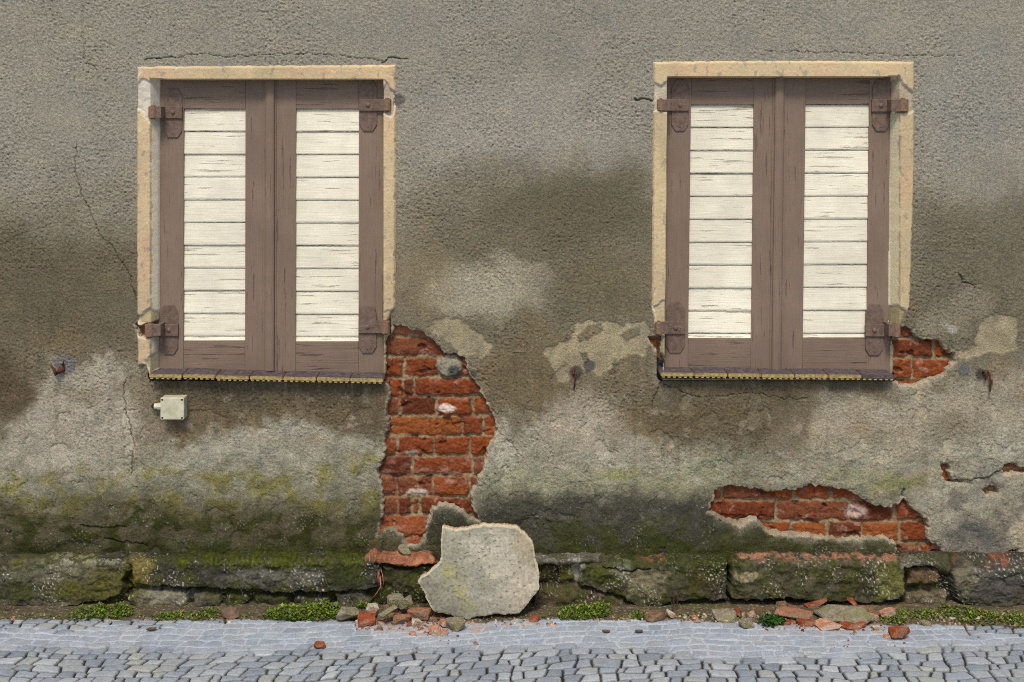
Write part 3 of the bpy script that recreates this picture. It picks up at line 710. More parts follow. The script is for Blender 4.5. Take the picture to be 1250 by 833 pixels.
# ------------------------------------------------------------------ small mesh builder
class MB:
    def __init__(self): self.bm = bmesh.new(); self.mi = 0
    def box(self, p0, p1, bev=.0012, mi=0, jit=0):
        (x0, y0, z0), (x1, y1, z1) = p0, p1
        b = bmesh.new(); bmesh.ops.create_cube(b, size=1)
        for v in b.verts:
            v.co = Vector(((x0 + x1) / 2 + v.co.x * (x1 - x0), (y0 + y1) / 2 + v.co.y * (y1 - y0), (z0 + z1) / 2 + v.co.z * (z1 - z0)))
            if jit: v.co += Vector((random.uniform(-jit, jit), 0, random.uniform(-jit, jit)))
        if bev: bmesh.ops.bevel(b, geom=b.edges[:], offset=bev, segments=2, affect='EDGES', profile=.6)
        self.add(b, mi)
    def quadbox(self, q, t0, t1, bev=.0012, mi=0):
        """q: four photo points (TL,TR,BR,BL) taken at depth t1; slab from t0 (back) to t1 (front)"""
        b = bmesh.new()
        P = [W(a, c, t1) for a, c in q]
        fr = [b.verts.new((p.x, -t1, p.z)) for p in P]; bk = [b.verts.new((p.x, -t0, p.z)) for p in P]
        b.faces.new(fr[::-1]); b.faces.new(bk)
        n = len(P)
        for i in range(n): b.faces.new((fr[i], fr[(i + 1) % n], bk[(i + 1) % n], bk[i]))
        bmesh.ops.recalc_face_normals(b, faces=b.faces[:])
        if bev: bmesh.ops.bevel(b, geom=b.edges[:], offset=bev, segments=2, affect='EDGES', profile=.6)
        self.add(b, mi)
    def cyl(self, p, r, hgt, axis='z', seg=20, mi=0, r2=None, bev=.001):
        b = bmesh.new(); bmesh.ops.create_cone(b, cap_ends=True, segments=seg, radius1=r, radius2=r if r2 is None else r2, depth=hgt)
        if axis == 'y': bmesh.ops.rotate(b, verts=b.verts[:], cent=(0, 0, 0), matrix=Matrix.Rotation(R(90), 3, 'X'))
        if axis == 'x': bmesh.ops.rotate(b, verts=b.verts[:], cent=(0, 0, 0), matrix=Matrix.Rotation(R(90), 3, 'Y'))
        bmesh.ops.translate(b, verts=b.verts[:], vec=p)
        if bev: bmesh.ops.bevel(b, geom=[e for e in b.edges if len(e.link_faces) == 2 and e.calc_face_angle(0) > .9], offset=bev, segments=2, affect='EDGES')
        self.add(b, mi)
    def dome(self, p, r, mi=0, flat=.5):
        b = bmesh.new(); bmesh.ops.create_uvsphere(b, u_segments=12, v_segments=8, radius=r)
        for v in b.verts: v.co.y *= flat
        bmesh.ops.translate(b, verts=b.verts[:], vec=p); self.add(b, mi)
    def add(self, b, mi=0):
        me = bpy.data.meshes.new('tmp')
        for f in b.faces: f.material_index = mi
        b.to_mesh(me); b.free(); self.bm.from_mesh(me); bpy.data.meshes.remove(me)
    def build(self, name, mats, parent=None, smooth=False):
        me = bpy.data.meshes.new(name); self.bm.to_mesh(me); self.bm.free()
        if smooth: me.polygons.foreach_set('use_smooth', [True] * len(me.polygons))
        return link_mesh(name, me, mats, parent)

# ------------------------------------------------------------------ shutters
def lean(win, x, y):       # the second window stands a little out of square
    return (x - (4.2 * (y - 95) / 357.0 if win == 2 else .6 * (y - 95) / 357.0), y)
def shutter(win, ox, slat, inner, top, bot, s_top, s_bot, hinge_side, hinges, label, astragal=None):
    """ox=(x0,x1) leaf edges, slat=(x0,x1) louvre field"""
    mb = MB(); q = lambda x0, y0, x1, y1: [lean(win, x0, y0), lean(win, x1, y0), lean(win, x1, y1), lean(win, x0, y1)]
    tf = -.042
    x0, x1 = ox; a, b = slat
    mb.quadbox(q(x0, top, a - .15, bot), -.075, tf, .0012, 0); mb.quadbox(q(b + .15, top, x1, bot), -.075, tf - .0008, .0012, 0)
    mb.quadbox(q(a, top + .3, b, s_top), -.075, tf - .0022, .0012, 1); mb.quadbox(q(a, s_bot, b, bot - .3), -.075, tf - .0018, .0012, 1)
    # profiled inner edge around the louvres
    root = mb.build('shutter', [M['wood_v'], M['wood_h']], house); root['label'] = label
    # louvre boards, each a little out of true
    lb = MB(); n = 10; step = (s_bot - 5.5 - s_top) / n
    ys = [s_top + step * i for i in range(n + 1)] + [s_bot]
    for i in range(n + 1):
        ya, yb = ys[i], ys[i + 1]; bmm = bmesh.new()
        j = lambda: random.uniform(-.25, .25)
        gap = .25 if i < n else .2
        pts = [lean(win, a - 1.2, ya + gap + j()), lean(win, b + 1.2, ya + gap + j()), lean(win, b + 1.2, yb - gap * .4 + j()), lean(win, a - 1.2, yb - gap * .4 + j())]
        d0, d1 = tf - .0105 + random.uniform(-.0012, .0012), tf - .0055 + random.uniform(-.001, .001)
        # subdivided board with slight waviness
        nx = 26; rows_ = [0, .06, .5, .94, 1]
        vs = []
        for r_, fr in enumerate(rows_):
            row = []
            for k in range(nx + 1):
                u = k / nx
                X_ = (pts[0][0] * (1 - u) + pts[1][0] * u) * (1 - fr) + (pts[3][0] * (1 - u) + pts[2][0] * u) * fr
                Y_ = (pts[0][1] * (1 - u) + pts[1][1] * u) * (1 - fr) + (pts[3][1] * (1 - u) + pts[2][1] * u) * fr
                t = d0 + (d1 - d0) * fr
                if fr in (0, 1): t -= .002; Y_ += random.gauss(0, .10)
                p = W(X_, Y_, t); row.append(bmm.verts.new(p))
            vs.append(row)
        back = [[bmm.verts.new((v.co.x, .070, v.co.z)) for v in vs[0]], [bmm.verts.new((v.co.x, .070, v.co.z)) for v in vs[-1]]]
        rws = [back[0]] + vs + [back[1]]
        for r_ in range(len(rws) - 1):
            for k in range(nx):
                bmm.faces.new((rws[r_][k], rws[r_ + 1][k], rws[r_ + 1][k + 1], rws[r_][k + 1]))
        bmesh.ops.recalc_face_normals(bmm, faces=bmm.faces[:]); lb.add(bmm)
    lb.build('louvre_panel', M['louvre'], root)
    if astragal:
        c0, c1 = astragal; ab = bmesh.new(); prev = None; n = 12
        cols = []
        for k in range(n + 1):
            u = k / n; ang = math.pi * u
            xx = c0 + (c1 - c0) * (1 - math.cos(ang)) / 2; t = tf + .002 + .014 * math.sin(ang) ** .6
            cols.append([ab.verts.new(W(*lean(win, xx, top - 0 + (bot - top - 1) * r_ / 24), t)) for r_ in range(25)])
        for k in range(n):
            for r_ in range(24): ab.faces.new((cols[k][r_], cols[k][r_ + 1], cols[k + 1][r_ + 1], cols[k + 1][r_]))
        bmesh.ops.recalc_face_normals(ab, faces=ab.faces[:])
        am = MB(); am.add(ab)
        am.quadbox(q(c0 - 2.5, top + .5, c1 + 2, bot - 1), -.05, tf + .0025, .001)
        o = am.build('cover_strip', M['wood_v'], root, False)
    # hinges: strap with a wrapped eye, turning on a wall pin, over a clipped back plate
    for (pl, st, eye, old) in hinges:
        px0, px1, py0, py1 = pl; sx0, sx1, sy0, sy1 = st
        hb = MB(); c = 6
        shp = [(px0 + 5, py0), (px1 - 5, py0), (px1, py0 + c + 3), (px1, py1 - c - 2), (px1 - 5, py1), (px0 + 5, py1), (px0, py1 - c - 2), (px0, py0 + c + 3)]
        hb.quadbox([lean(win, *p) for p in shp], tf - .004, tf + .0048, .0009, 0)
        hb.quadbox(q(sx0, sy0, sx1, sy1), tf - .002, tf + .0115, .0014, 0)
        mx = (px0 + px1) / 2; my = (sy0 + sy1) / 2
        p = W(*lean(win, mx, my), tf + .012); hb.dome(p, .0085, 0, .6)
        for dx in (-6.5, 6.5): hb.dome(W(*lean(win, mx + dx, my), tf + .0115), .003, 0, .5)
        for dx, yy in ((-6, py0 + 13), (6, py0 + 13), (-6, py1 - 16), (6, py1 - 16), (0, py1 - 5)): hb.dome(W(*lean(win, mx + dx, yy), tf + .005), .003, 0, .6)
        ex0, ex1 = eye; r = abs(ex1 - ex0) / 2 / S * .92
        ins = hinge_side < 0
        near = px0 + 1 if ins else px1 - 1; far_ = (ex0 + ex1) / 2
        xa_, xb_ = sorted((near, far_))
        # the strap steps forward past the leaf edge and wraps the pin
        le = ox[0] + 3 if ins else ox[1] - 3
        xa_, xb_ = sorted((le, far_))
        hb.quadbox(q(xa_, sy0, xb_, sy1), .006, .0125, .0014, 0)
        hb.quadbox(q(le - 2.5, sy0 + .2, le + 2.5, sy1 - .2), tf, .0142, .0014, 0)
        ho = hb.build('hinge', M['iron'], root)
        eb = MB()
        pc = W(*lean(win, (ex0 + ex1) / 2, my), .004)
        eb.cyl((pc.x, pc.y, pc.z), r, (sy1 - sy0) / S * 1.0, 'z', 24, 0, None, .0015)
        eb.cyl((pc.x, pc.y, pc.z), r * .45, (sy1 - sy0) / S * 1.2, 'z', 12, 0)
        eb.cyl((pc.x, pc.y + .05, pc.z - .004), .006, .09, 'y', 10, 0)
        eb.build('hinge_pin', M['rust'], root)
    return root
shutter(1, (191,336), (224.5,299.5), None, 94, 454, 133, 416, -1,
    [((200,222,108,168), (190,222,130,144.5), (181,193), 0), ((195.5,217.5,373,433), (188,217.5,396,410.5), (177,190), 1)],
    'hinged taupe shutter above the junction box, louvres cream', (323.5, 335.5))
shutter(1, (337,469.5), (361.5,438), None, 94, 457, 133, 417, 1,
    [((438.5,460,98,160), (438.5,469,121,135.5), (467,478), 0), ((438,460,374,431), (438,469,392,407), (465.5,477), 1)],
    'hinged taupe shutter next to the tall brick patch, louvres cream')
shutter(2, (813.5,945.5), (844,920.5), None, 91, 455, 128, 413, -1,
    [((820.5,841,97.5,160), (810,841.5,121.5,135.5), (802,812), 0), ((817,839.5,369,431), (810,840,393,408), (803,812), 1)],
    'taupe shutter nearer the middle of the wall on the second window', None)
shutter(2, (959,1094), (984,1061.5), None, 91, 456, 127.5, 412.5, 1,
    [((1065.5,1087,97.5,160), (1065,1096,121.5,136.5), (1096,1109.5), 0), ((1060.5,1082,372,434), (1060.5,1094,396,411), (1093,1103), 1)],
    'taupe shutter beside the small corner brick patch', (946, 958))
# added dark panels, unseen behind the shutters, blocking bright sky in the gaps
for nm, (a, b_, c, d) in (('light_blocker', (188, 472, 90, 462)), ('light_blocker', (808, 1098, 88, 462))):
    mb = MB(); mb.quadbox([(a, c), (b_, c), (b_, d), (a, d)], -.23, -.19, 0); mb.build(nm, M['dark'], house)

# ------------------------------------------------------------------ sills
def sill(xl, xr, yl, yr, n, label, lastgrey=False):
    """tiles with a ribbed underside; (xl,yl)-(xr,yr) upper front edge in the photo"""
    mb = MB(); th = .0135
    for i in range(n):
        u0, u1 = i / n, (i + 1) / n
        a = W(xl + (xr - xl) * u0, yl + (yr - yl) * u0, .034); b = W(xl + (xr - xl) * u1, yl + (yr - yl) * u1, .034)
        dz = random.uniform(-.0012, .0012); dy = random.uniform(-.002, .002)
        g = .0014
        bm = bmesh.new()
        def V_(p, yy, zz): return bm.verts.new((p.x, yy, p.z + zz + dz))
        aa = a + Vector((g, 0, 0)); bb = b - Vector((g, 0, 0))
        f = [V_(aa, -.034 + dy, 0), V_(bb, -.034 + dy, 0), V_(bb, -.034 + dy, -th), V_(aa, -.034 + dy, -th)]
        k = [V_(aa, .09, .006), V_(bb, .09, .006), V_(bb, .09, -th), V_(aa, .09, -th)]
        ff = bm.faces.new((f[3], f[2], f[1], f[0])); tp = bm.faces.new((f[0], f[1], k[1], k[0]))
        bt = bm.faces.new((f[2], f[3], k[3], k[2])); s1 = bm.faces.new((f[1], f[2], k[2], k[1])); s2 = bm.faces.new((f[3], f[0], k[0], k[3])); bk = bm.faces.new((k[0], k[1], k[2], k[3]))
        bmesh.ops.recalc_face_normals(bm, faces=bm.faces[:])
        bmesh.ops.bevel(bm, geom=bm.edges[:], offset=.0022, segments=2, affect='EDGES')
        bm.normal_update()
        me = bpy.data.meshes.new('t')
        for fa in bm.faces: fa.material_index = 0 if fa.normal.z > .55 or (lastgrey and i == n - 1) else 1
        bm.to_mesh(me); bm.free(); mb.bm.from_mesh(me); bpy.data.meshes.remove(me)
        # ribs below
        m = 6
        for r_ in range(m):
            xa = aa.x + (bb.x - aa.x) * (r_ + .2) / m; xb = aa.x + (bb.x - aa.x) * (r_ + .74) / m
            zc = a.z + (b.z - a.z) * (r_ + .5) / m + dz
            mb.box((xa, -.033 + dy, zc - th - .0045), (xb, .06, zc - th + .002), .001, 1)
    # mortar bed
    a = W(xl + 3, yl, .01); b = W(xr - 3, yr, .01)
    mb.box((a.x, .004, min(a.z, b.z) - .022), (b.x, .09, min(a.z, b.z) - .014), .003, 2)
    o = mb.build('window_sill', [M['tile_top'], M['tile_edge'], M['frag_grey']], house); o['label'] = label
sill(181.5, 468, 456.5, 462.5, 7, 'ribbed sill tiles under the window above the junction box')
sill(806.5, 1093, 455.5, 458.5, 7, 'yellow edged sill tiles under the window by the corner brick patch', True)

# ------------------------------------------------------------------ junction box
p = W(211.5, 498, .03)
jb = empty('junction_box', (p.x, 0, p.z)); tag(jb, 'square ivory plastic junction box on the wall under the first sill', 'junction box')
mb = MB(); hx, hz = 14.3 / S, 13.3 / S
mb.box((p.x - hx + .001, -.032, p.z - hz + .001), (p.x + hx - .001, .012, p.z + hz - .001), .004); mb.build('box_body', M['plastic'], jb)
mb = MB(); mb.box((p.x - hx, -.043, p.z - hz), (p.x + hx, -.033, p.z + hz), .0035); lid = mb.build('lid', M['plastic'], jb)
for sx in (-1, 1):
    for sz in (-1, 1):
        mb = MB(); mb.cyl((p.x + sx * (hx - .007), -.0432, p.z + sz * (hz - .007)), .0032, .002, 'y', 10, 0, None, 0); mb.build('screw', M['plastic_dark'], lid)
mb = MB(); g = (p.x - hx - .008, -.017, p.z + .002)
mb.cyl(g, .0125, .018, 'x', 8); mb.cyl((g[0] - .014, g[1], g[2]), .0105, .014, 'x', 16); mb.build('cable_gland', M['plastic'], jb, False)
mb = MB(); mb.cyl((g[0] - .024, g[1], g[2]), .008, .010, 'x', 16); mb.cyl((g[0] - .028, g[1] + .012, g[2]), .005, .03, 'y', 10); mb.build('cable_stub', M['plastic_dark'], jb)

# ------------------------------------------------------------------ broken shutter catches
def tube(pts, r, name, mat, parent=None, seg=7):
    bm = bmesh.new(); rings = []
    for i, p in enumerate(pts):
        p = Vector(p); d = (Vector(pts[min(i + 1, len(pts) - 1)]) - Vector(pts[max(i - 1, 0)])).normalized()
        u = d.orthogonal().normalized(); v = d.cross(u); rr = r[i] if hasattr(r, '__len__') else r
        rings.append([bm.verts.new(p + (u * math.cos(a) + v * math.sin(a)) * rr * random.uniform(.85, 1.15)) for a in [2 * math.pi * k / seg for k in range(seg)]])
    for i in range(len(rings) - 1):
        for k in range(seg): bm.faces.new((rings[i][k], rings[i][(k + 1) % seg], rings[i + 1][(k + 1) % seg], rings[i + 1][k]))
    bm.faces.new(rings[0][::-1]); bm.faces.new(rings[-1])
    bmesh.ops.recalc_face_normals(bm, faces=bm.faces[:])
    me = bpy.data.meshes.new(name); bm.to_mesh(me); bm.free()
    me.polygons.foreach_set('use_smooth', [True] * len(me.polygons))
    return link_mesh(name, me, mat, parent)
def wl(pts): return [W(a, b, t) for a, b, t in pts]
p = W(72, 452); c1 = empty('shutter_catch', p); tag(c1, 'broken rusty shutter catch in the wall above the junction box level, beside grey cement dab', 'shutter catch')
tube(wl([(80,449,-.01),(74,452,.012),(68,457,.022)]), [.008,.011,.007], 'stub', M['rust_dark'], c1)
tube(wl([(69,458,.022),(66,452,.024),(62,446,.022)]), [.006,.005,.003], 'hook', M['rust_dark'], c1)
tube(wl([(77,446,.005),(77.5,441,.014)]), [.004,.002], 'hook', M['rust_dark'], c1)
p = W(701, 458); c2 = empty('shutter_catch', p); tag(c2, 'thin rusty wire catch hanging below the pale scar between the windows', 'shutter catch')
tube(wl([(702,449,-.006),(702.5,454,.010),(702,463,.012),(700.5,475,.006)]), [.003,.0035,.0025,.0022], 'hook', M['rust_dark'], c2)
tube(wl([(699,452,-.006),(700,456,.008),(701.5,458,.011)]), [.004,.005,.003], 'stub', M['rust_dark'], c2)
p = W(1205, 460); c3 = empty('shutter_catch', p); tag(c3, 'bent rusty iron catch with two prongs near the corner brick patch', 'shutter catch')
tube(wl([(1199,455,-.006),(1203,453,.012),(1204,458,.016),(1203,464,.010)]), [.004,.005,.005,.003], 'stub', M['rust_dark'], c3)
tube(wl([(1206,453,-.004),(1208,457,.014),(1209,466,.014),(1208.5,479,.008)]), [.004,.004,.0035,.002], 'hook', M['rust_dark'], c3)
tube(wl([(1211,464,-.004),(1211,470,.01)]), [.003,.002], 'hook', M['rust_dark'], c3)

# ------------------------------------------------------------------ ground
xg = axis(-1.9, 1.9, .0031, -9, 9, 1.2, .2)
tg = axis(.02, .62, .0026, -.0, 9, 1.2, .2)
Xg, Tg = np.meshgrid(xg, tg)
px, py = PXY(Xg, Tg, np.zeros_like(Xg))
edge_px = np.interp(625 + Xg * S, [-2000, 0, 150, 330, 430, 560, 680, 800, 960, 1080, 1130, 1250, 3000], [757, 757, 757, 758, 761, 762, 757, 758, 764, 765, 764, 768, 768])
kt = D - D * 582.0 / (edge_px - YH)
wv1 = fbm(Xg * 9, Tg * 9, 501, 3)
# setts: warped jittered cells
cell = .066
ux = Xg / cell + .35 * np.sin(Xg * 2.1 + Tg * 3) + .9 * Tg / cell * .30
uy = Tg / (cell * .86) + .55 * np.sin(Xg * 2.6 + .6) + Xg * 1.1 + .25 * perlin(Xg * 4, Tg * 4, 503)
ux = ux + .5 * (np.floor(uy).astype(np.int64) % 2) * 0
wux = ux * 1.12 + .07 * fbm(Xg * 30, Tg * 30, 505, 3); wuy = uy * 1.5 + .07 * fbm(Xg * 30 + 5, Tg * 30, 506, 3)
def rowoff(r, u): return .30 * perlin(u * .55, r * 7.31 + .5, 512) + .10 * perlin(u * 1.7, r * 3.17 + .5, 513)
rw = np.floor(wuy); rw = np.where(wuy < rw + rowoff(rw, wux), rw - 1, rw); rw = np.where(wuy > rw + 1 + rowoff(rw + 1, wux), rw + 1, rw)
vlo = rw + rowoff(rw, wux); vhi = rw + 1 + rowoff(rw + 1, wux)
fv = (wuy - vlo) / np.maximum(vhi - vlo, .2)
ri = rw.astype(np.int64)
su_ = wux / (.86 + .34 * rnd(ri, ri * 0 + 3, 514)) + 7.7 * rnd(ri, ri * 0 + 5, 515)
def coloff(k): return (rnd(k.astype(np.int64), ri, 516) - .5) * .55 + (fv - .5) * (rnd(k.astype(np.int64), ri, 517) - .40) * .50
kc = np.floor(su_); kc = np.where(su_ < kc + coloff(kc), kc - 1, kc); kc = np.where(su_ > kc + 1 + coloff(kc + 1), kc + 1, kc)
ulo = kc + coloff(kc); uhi = kc + 1 + coloff(kc + 1)
du_ = np.maximum(np.minimum(su_ - ulo, uhi - su_), 1e-3); dv_ = np.maximum(np.minimum(wuy - vlo, vhi - wuy), 1e-3)
e = (du_ ** -3.0 + dv_ ** -3.0) ** (-1 / 3.0) * 2
ia = kc.astype(np.int64); ib = ri; cx = su_ - (ulo + uhi) / 2; cy = wuy - (vlo + vhi) / 2
ca, cb, cc = rnd(ia, ib, 520), rnd(ia, ib, 521), rnd(ia, ib, 522)
stone = sst(.075, .18, e + .03 * fbm(Xg * 60, Tg * 60, 518, 2))
dome = np.clip(e / .55, 0, 1) ** .5
band_lo = np.interp(px, [-2000, 0, 150, 300, 450, 600, 760, 900, 1010, 1120, 1250, 3000], [795, 793, 794, 797, 795, 793, 793, 808, 806, 792, 790, 790])
band_hi = np.interp(px, [-2000, 0, 120, 200, 300, 600, 900, 1100, 1180, 1250, 3000], [768, 769, 771, 765, 757, 757, 757, 757, 775, 778, 778])
wn = fbm(Xg * 7, Tg * 14, 530, 3) * 11 + fbm(Xg * 30, Tg * 40, 539, 2) * 6
mort = sst(band_hi - 3, band_hi + 3, py + wn) * (1 - sst(band_lo - 6, band_lo + 6, py + wn))
hg = stone * (.0065 + .0018 * dome + (cc - .5) * .003 + ((ca - .5) * cx + (cb - .5) * cy) * .006) 
fill = .0072 + .001 * fbm(Xg * 20, Tg * 20, 531, 3)
hg = np.where(mort > 0, np.maximum(hg, hg * (1 - mort) + mort * np.maximum(hg * .25 + fill * .85, 0)), hg)
hg += fbm(Xg * 60, Tg * 60, 532, 3) * .0009
tones = np.array([L(134, 141, 150), L(146, 152, 158), L(128, 136, 146), L(142, 147, 152), L(144, 148, 148), L(122, 130, 140), L(154, 160, 166), L(134, 142, 152)])
tn = tones[(ca * 7.99).astype(int)] * (.88 + .24 * cb)[..., None]
cg = tn * (1 + .16 * fbm(Xg * 40, Tg * 40, 533, 3))[..., None]
jc = mix(np.broadcast_to(L(28, 27, 21), Xg.shape + (3,)).copy(), L(66, 66, 34), sst(.05, .3, fbm(Xg * 10, Tg * 10, 534, 3)) * .6)
cdark = mix(jc, [0, 0, 0], np.zeros(Xg.shape)); cdark = cdark * (1 - stone[..., None]) + cg * 1.0 * stone[..., None]
ml = L(186, 186, 192); lightmix = tn * .45 + ml * .55
smear = sst(-.35, .35, fbm(Xg * 9, Tg * 22, 536, 4))
clight = L(160, 168, 178) * np.ones(Xg.shape + (3,)) * (1 - stone[..., None] * .9) + (tn * .85 * (.35 + .35 * smear)[..., None] + L(154, 163, 178) * (.65 - .35 * smear)[..., None]) * stone[..., None] * .9
clight *= (1 + .10 * fbm(Xg * 30, Tg * 30, 537, 3))[..., None]
cgr = cdark * (1 - mort[..., None]) + clight * mort[..., None]
# soil / dirt strip against the plinth
so = sst(-.016, .008, kt - Tg + wv1 * .02 + fbm(Xg * 35, Tg * 35, 541, 3) * .012)
soilh = .003 - .003 * sst(0.02, .10, kt - Tg) + fbm(Xg * 30, Tg * 30, 542, 4) * .006 + fbm(Xg * 6, Tg * 6, 549, 2) * .006
soilc = L(78, 70, 54) * (1 + .5 * fbm(Xg * 40, Tg * 40, 543, 4))[..., None]
soilc = mix(soilc, L(78, 78, 44), sst(0, .25, fbm(Xg * 12, Tg * 12, 544, 3)) * .5)
soilc = mix(soilc, L(142, 100, 78), ((np.exp(-((px - 505) / 60) ** 2) + np.exp(-((px - 1020) / 75) ** 2)) * .8 + .05) * sst(-.2, .3, fbm(Xg * 25, Tg * 25, 545, 3)))
soilc = mix(soilc, L(140, 132, 118), sst(.35, .55, perlin(Xg * 110, Tg * 110, 546)) * .8)
hg = hg * (1 - so) + np.maximum(soilh, -.004) * so
cgr = cgr * (1 - so[..., None]) + soilc * so[..., None]
# brick dust swept onto the setts
for cx_, cy_, ax, ay, s in ((530, 770, 75, 11, .5), (470, 764, 50, 6, .5), (1010, 766, 80, 7, .45), (1090, 775, 30, 6, .6), (590, 765, 60, 6, .5)):
    q = ((px + wn * 2 - cx_) / ax) ** 2 + ((py + wn - cy_) / ay) ** 2
    cgr = mix(cgr, L(160, 128, 112), s * .8 * (1 - sst(.2, 1.6, q)) * sst(-.3, .3, fbm(Xg * 28, Tg * 28, 547, 3)))
far = sst(.9, 2.0, Tg)
hg = hg * (1 - far)
co = np.stack([Xg, -Tg, hg], -1)
c_, q_, k_ = grid_arrays(co, cgr)
pv = link_mesh('pavement', mesh_np('pavement', c_, q_[:, ::1], k_), M['paving']); pv['kind'] = 'structure'
# street beyond / behind the camera, as wide as the view could reach
gm, nt, b = mat_new('street_setts')
vo = N(nt, 'ShaderNodeTexVoronoi', Scale=15.0, feature='DISTANCE_TO_EDGE'); tc = N(nt, 'ShaderNodeTexCoord'); nt.links.new(tc.outputs['Object'], vo.inputs['Vector'])
vc = N(nt, 'ShaderNodeTexVoronoi', Scale=15.0); nt.links.new(tc.outputs['Object'], vc.inputs['Vector'])
sc_ = ramp(nt, vc.outputs['Color'], [(0, L(130, 132, 138)), (1, L(170, 170, 172))])
cc_ = mixc(nt, L(58, 54, 46), sc_.outputs[0], ramp(nt, vo.outputs[0], [(.02, 0), (.07, 1)]).outputs[0])
nt.links.new(cc_, b.inputs['Base Color']); b.inputs['Roughness'].default_value = .8
me = bpy.data.meshes.new('street'); me.from_pydata([(-80, -.0, -.012), (80, 0, -.012), (80, -90, -.012), (-80, -90, -.012)], [], [(0, 3, 2, 1)])
st = link_mesh('street', me, gm); st['kind'] = 'structure'

# ground height sampler
from bisect import bisect_left
def ground_z(x, t):
    i = min(max(bisect_left(list_x, x), 0), len(list_x) - 1); j = min(max(bisect_left(list_t, t), 0), len(list_t) - 1)
    return float(hg[j, i])
list_x = list(xg); list_t = list(tg)

# ------------------------------------------------------------------ fallen slab
def big_slab():
    out = [(540,643),(553,647),(568,646),(580,643),(592,641),(610,642),(630,643),(642,653),(650,663),(652,672),(653,682),(656,691),(658,699),(658,720),(648,733),(634,750),(618,751),(604,750),(593,753),(582,753),(574,757),(566,756),(548,751),(530,748),(525,741),(522,735),(517,722),(510,712),(513,706),(520,702),(530,694),(537,687),(539,678),(538,668),(539,655)]
    C = (592, 700); n = 420
    ang = np.array([math.atan2(y - C[1], x - C[0]) for x, y in out]); rad = np.array([math.hypot(x - C[0], y - C[1]) for x, y in out])
    o = np.argsort(ang); ang = ang[o]; P = np.array(out, float)[o]
    th = np.linspace(-math.pi, math.pi, n, endpoint=False)
    Pa = np.vstack([P[-1], P, P[0]]); aa = np.concatenate([[ang[-1] - 2 * math.pi], ang, [ang[0] + 2 * math.pi]])
    bx = np.interp(th, aa, Pa[:, 0]); by = np.interp(th, aa, Pa[:, 1])
    bx = bx + perlin(th * 9, th * 0 + 3, 601) * .9 + perlin(th * 30, th * 0 + 3, 602) * .8; by = by + perlin(th * 9, th * 0 + 8, 603) * .9 + perlin(th * 30, th * 0, 604) * .8
    # plane: foot stands out, head rests against the ledge
    tb, tt, yb, yt = .165, .062, 755.0, 641.0
    rho = np.concatenate([np.linspace(0, .96, 110), [.975, .99, 1.0]])
    RH, TH = np.meshgrid(rho, np.arange(n), indexing='ij')
    PXs = C[0] + (bx[TH] - C[0]) * RH; PYs = C[1] + (by[TH] - C[1]) * RH
    T = tb + (tt - tb) * (yb - PYs) / (yb - yt)
    k = (D - T) / D; X = (PXs - 625) / S * k; Zz = H - (PYs - YH) / S * k
    f = fbm(X * 18, Zz * 18, 610, 4); g = fbm(X * 12, Zz * 70, 611, 4); gr = perlin(X * 90, Zz * 90, 612)
    h = f * .0035 + g * .0018 * sst(575, 605, PXs) + gr * .0008 - sst(.96, 1.0, RH) * .004 + sst(.80, .95, RH) * f * .002
    col = np.broadcast_to(L(160, 158, 145), X.shape + (3,)).copy()
    col = mix(col, L(172, 165, 148), sst(570, 630, PXs + f * 40)); 
    col = mix(col, L(150, 148, 132), (1 - sst(560, 606, PXs + f * 50)) * .85)
    col = mix(col, L(126, 124, 108), (1 - sst(520, 575, PXs + f * 30)) * sst(690, 720, PYs) * .7)
    for cx, cy, a, b_ in ((547,690,9,10),(552,703,10,6),(564,723,10,9),(570,740,10,8),(590,715,6,5)):
        q = ((PXs + f * 14 - cx) / a) ** 2 + ((PYs + f * 14 - cy) / b_) ** 2; col = mix(col, L(150, 146, 80), (1 - sst(.0, 2.2, q)) * .62 * sst(-.35, .2, gr + f))
    q = ((PXs + f * 30 - 640) / 18) ** 2 + ((PYs + f * 20 - 665) / 24) ** 2; col = mix(col, L(150, 136, 106), (1 - sst(.2, 1.5, q)) * .5)
    q = ((PXs + f * 30 - 600) / 30) ** 2 + ((PYs + f * 20 - 668) / 16) ** 2; col = mix(col, L(184, 178, 162), (1 - sst(.2, 1.5, q)) * .6)
    q = ((PXs + f * 30 - 590) / 14) ** 2 + ((PYs + f * 20 - 715) / 20) ** 2; col = mix(col, L(136, 136, 124), (1 - sst(.2, 1.5, q)) * .6)
    col = .80 * col * (1 + .24 * f + .2 * g + .2 * gr)[..., None]
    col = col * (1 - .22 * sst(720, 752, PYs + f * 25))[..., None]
    pit = sst(.42, .6, perlin(X * 70, Zz * 110, 614)); h -= pit * .0018; col = col * (1 - .35 * pit)[..., None]
    col = mix(col, L(190, 180, 156), sst(.955, .99, RH) * .7)
    Y = -(T + h)
    rows = [np.stack([X, Y, Zz], -1)]; cols = [col]
    ex, ez = X[-1], Zz[-1]
    for d_, s_ in ((.006, 1.004), (.016, 1.0), (.026, .985)):
        cxm, czm = ex.mean(), ez.mean()
        nn = perlin(th * 25, th * 0 + d_ * 900, 620) * .002
        rows.append(np.stack([cxm + (ex - cxm) * s_ + nn, Y[-1] + d_, czm + (ez - czm) * s_ + nn], -1)[None]); cols.append(np.broadcast_to(L(176, 156, 128), (1, n, 3)) * (1 + .3 * perlin(th * 40, th * 0 + d_ * 500, 621))[None, :, None])
    rows.append(np.stack([np.full(n, ex.mean()), np.full(n, Y[-1].mean() + .028), np.full(n, ez.mean())], -1)[None]); cols.append(np.broadcast_to(L(170, 140, 110), (1, n, 3)))
    co = np.concatenate(rows, 0); cl = np.concatenate(cols, 0)
    co = np.concatenate([co, co[:, :1]], 1); cl = np.concatenate([cl, cl[:, :1]], 1)
